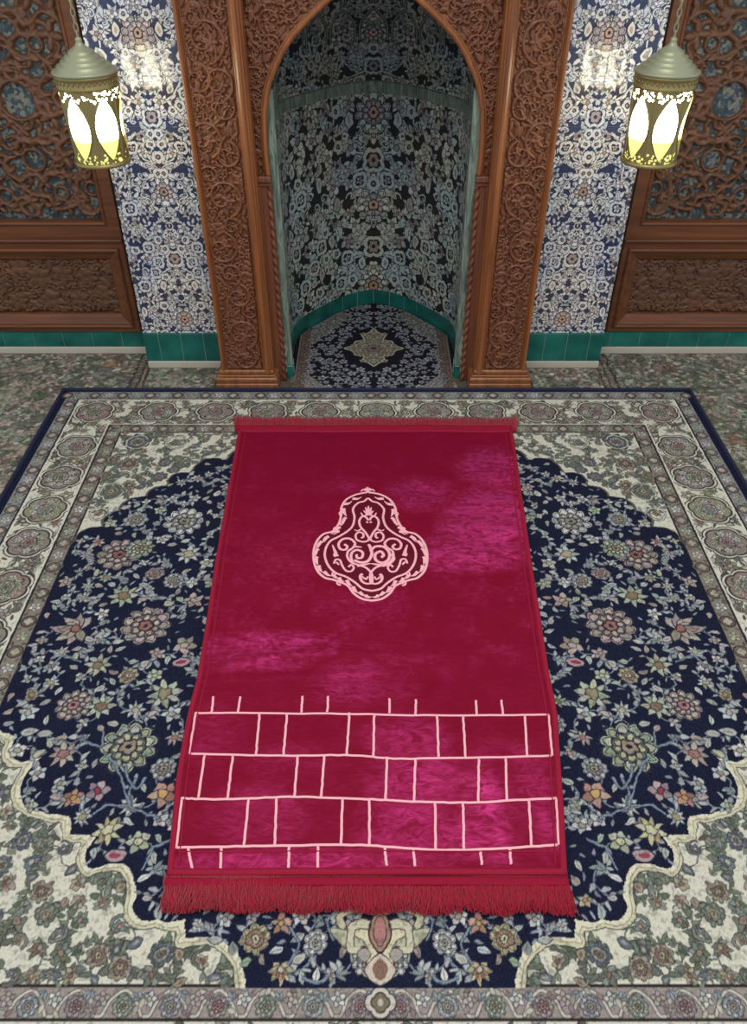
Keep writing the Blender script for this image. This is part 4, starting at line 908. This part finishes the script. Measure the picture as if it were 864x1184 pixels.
for x in np.arange(-1.82, -1.5, .07):
    for z in (.25, .34): scroll(low, x+(z-.25)*.4, z, .04, x*20, 1, .008, .008)
carve_fill(low, LX0, -.99, .185, .395, [(.05, 300), (.034, 600), (.02, 800)], 4, .009)
for s, nm in ((-1, 'left'), (1, 'right')):
    p = thing('carved_wall_panel', 'dark carved wooden wall panel with pierced lattice, behind the '+nm+' lantern', 'carved wood panel', (s*1.4, 2.97, 0), 'carved wooden wall panels')
    fm = MB()
    def rings(x0, x1, z0, z1, prof):   # mitred moulding frame, prof = (inset, depth)
        vs = []; fs = []
        for (i, y) in prof: vs += [(s*(x0+i), y, z0+i), (s*(x1-i), y, z0+i), (s*(x1-i), y, z1-i), (s*(x0+i), y, z1-i)]
        for k in range(len(prof)-1):
            for q_ in range(4): fs.append((k*4+q_, k*4+(q_+1) % 4, k*4+4+(q_+1) % 4, k*4+4+q_))
        fm.add(vs, fs)
    rings(-1.95, -.945, .488, 1.95, [(0, 3.0), (0, 2.958), (.002, 2.955), (.045, 2.955), (.047, 2.950), (.052, 2.947), (.057, 2.952), (.060, 2.958), (.062, 2.99)])
    a, b_ = sorted((s*1.95, s*.945)); fm.box(a, b_, 2.945, 3.0, .470, .482, .004); fm.box(a, b_, 2.957, 3.0, .482, .489, .001)
    rings(-1.95, -.945, .098, .470, [(0, 3.0), (0, 2.960), (.004, 2.956), (.020, 2.956), (.024, 2.948), (.030, 2.945), (.036, 2.948), (.039, 2.957), (.046, 2.960), (.066, 2.966), (.072, 2.972), (.080, 2.986)])
    fm.build('stile_and_rail_frame', W3, p)
    X, Z = np.meshgrid(lat.x0+np.arange(lat.W)*lat.res, lat.y0+np.arange(lat.H)*lat.res); hl = lat.h; hl = (hl+np.roll(hl, 1, 0)+np.roll(hl, 1, 1)+np.roll(hl, -1, 0)+np.roll(hl, -1, 1))/5
    grid_mesh('pierced_lattice', s*X, 2.992-hl*1.25, Z, W4, mask=(hl > .0005), parent=p, flip=(s > 0))
    m = MB(); m.box(*sorted((s*LX0, s*-.99)), 2.987, 3.0, .545, 1.9); m.build('mosaic_backing', MOS, p)
    X, Z = np.meshgrid(low.x0+np.arange(low.W)*low.res, low.y0+np.arange(low.H)*low.res)
    grid_mesh('carved_panel', s*X, 2.983-low.h*1.1, Z, W4, parent=p, flip=(s > 0))
# ================================================================== LANTERNS
brass = mat('aged_brass', (150,138,90), .4, .6, bump=(60, .2, .002)); patina = mat('green_bronze', (158,162,132), .42, .4, bump=(25, .15, .003))
glassu = mat('glowing_white_glass', (250,246,220), .3, emit=(255,246,214), es=17); glassl = mat('yellow_glass', (220,218,130), .3, emit=(238,236,140), es=1.0)
def lantern(x, y, label):
    t = thing('hanging_lantern', label, 'lantern', (x, y, .885), 'hanging brass lanterns')
    zb = .893; zt = 1.108; NA, NZ = 420, 210
    th_, zz_ = np.meshgrid(np.linspace(0, 2*PI, NA+1), np.linspace(zb, zt, NZ)); f = (zz_-zb)/(zt-zb)
    view = math.atan2(-y, -x)
    rad = .0755+.0075*f
    keep = np.ones_like(rad, bool); relief_ = np.zeros_like(rad)
    for k in range(6):
        c = view+math.radians(-38+60*k); da = (th_-c+PI) % (2*PI)-PI; u_ = da*rad; v_ = (f-.47)/.385; hw = .0325*np.clip(1-np.abs(v_)**1.9, 0, 1)
        keep &= ~((np.abs(u_) < hw) & (np.abs(v_) < 1)); dd = np.abs(u_)-hw; relief_ = np.maximum(relief_, np.where((dd < .004) & (np.abs(v_) < 1.06), .002, 0))
        c2 = c+math.radians(30); da = (th_-c2+PI) % (2*PI)-PI; u_ = da*rad; relief_ = np.maximum(relief_, np.where(np.abs(u_) < .003, .0035, 0))
    rp = np.random.default_rng(int(abs(x*1000)))
    for _ in range(330):            # pierced work above and below the windows
        a = rp.uniform(0, 2*PI); ff = rp.choice([rp.uniform(.03, .16), rp.uniform(.80, .92)]); da = (th_-a+PI) % (2*PI)-PI
        hole = (np.hypot(da*rad, (f-ff)*(zt-zb)) < rp.uniform(.0014, .0030)) & (relief_ == 0); keep &= ~hole
    rad = rad+relief_
    grid_mesh('pierced_body', x+rad*np.cos(th_), y+rad*np.sin(th_), zz_, brass, mask=keep, parent=t)
    m = MB(); m.lathe([(0,.878),(.03,.881),(.066,.887),(.080,.889),(.083,.893),(.081,.899),(.077,.901)], x, y, 60); 
    m.build('base_ring', brass, t, True); m = MB(); m.lathe([(.084,1.092),(.087,1.094),(.087,1.099),(.0855,1.101),(.0855,1.118),(.088,1.121),(.088,1.126),(.084,1.128)], x, y, 60)
    for k in range(36):
        a = 2*PI*k/36; cx_, cy_ = x+.0865*math.cos(a), y+.0865*math.sin(a); m.lathe([(0,1.106),(.002,1.108),(.0025,1.111),(.001,1.115),(0,1.1155)], cx_, cy_, 6)
    m.build('pierced_collar', brass, t, True)
    m = MB(); m.lathe([(.0,1.126),(.088,1.126),(.091,1.129),(.0905,1.133),(.089,1.135),(.075,1.141),(.0745,1.1465),(.073,1.148),(.062,1.152),(.0615,1.1575),(.060,1.159),(.049,1.163),(.0485,1.1685),(.047,1.170),(.036,1.174),(.0355,1.1795),(.034,1.181),(.022,1.188),(.013,1.194),(.008,1.203),(.010,1.207),(.006,1.213),(.0,1.215)], x, y, 60)
    m.build('stepped_roof', patina, t, True)
    m = MB(); zs = zb+.31*(zt-zb); m.lathe([(.0715,zs+.001),(.0745,zs+.05),(.0765,zt-.016)], x, y, 48); m.build('glass_pane', glassu, t, True)['label'] = 'glowing white glass'
    m = MB(); m.lathe([(.0,zb+.004),(.066,zb+.004),(.0705,zb+.010),(.0715,zs)], x, y, 48); m.build('lower_glass', glassl, t, True)['label'] = 'yellowish lower glass'
    m = MB(); z_ = 1.218; k = 0
    while z_ < 2.28:
        pts = []
        for q_ in range(14):
            a = 2*PI*q_/14; c_, s_2 = .0055*math.cos(a), .0115*math.sin(a); pts.append((x+c_ if k % 2 else x, y if k % 2 else y+c_, z_+s_2))
        m.tube(pts, .0016, 5, closed=True, ups=((0,1,0) if k % 2 else (1,0,0))); z_ += .0175; k += 1
    m.build('chain', patina, t, True)
    for k in range(3):
        pass
    return t
lantern(-.808, 2.5, 'lit brass lantern with stepped roof hanging from a chain on the left side')
lantern(.822, 2.5, 'lit brass lantern with stepped roof hanging from a chain on the right side')
# ================================================================== light, camera
w = bpy.data.worlds.new('hall'); S.world = w; w.use_nodes = True; bg = w.node_tree.nodes['Background']; bg.inputs[0].default_value = (.93, .96, 1, 1); bg.inputs[1].default_value = .78
def area(name, loc, size, e, col, rot=(0,0,0), sy=None):
    l = bpy.data.lights.new(name, 'AREA'); l.energy = e; l.color = col; l.size = size
    if sy: l.shape = 'RECTANGLE'; l.size_y = sy
    o = bpy.data.objects.new(name, l); C.objects.link(o); o.location = loc; o.rotation_euler = rot; return o
area('ceiling_light', (0, .6, 3.4), 1.6, 44, (1, .97, .92), (0, 0, 0), 1.2)
cam = bpy.data.cameras.new('camera'); co = bpy.data.objects.new('camera', cam); C.objects.link(co); co.location = (0, 0, CH); co.rotation_euler = (PI/2-TH, 0, 0)
cam.sensor_fit = 'HORIZONTAL'; cam.sensor_width = 36; cam.lens = F/864*36; cam.clip_start = .01; S.camera = co
vs_ = S.view_settings; vs_.view_transform = 'Standard'; vs_.look = 'None'; vs_.gamma = 1; vs_.exposure = 0; vs_.use_curve_mapping = False
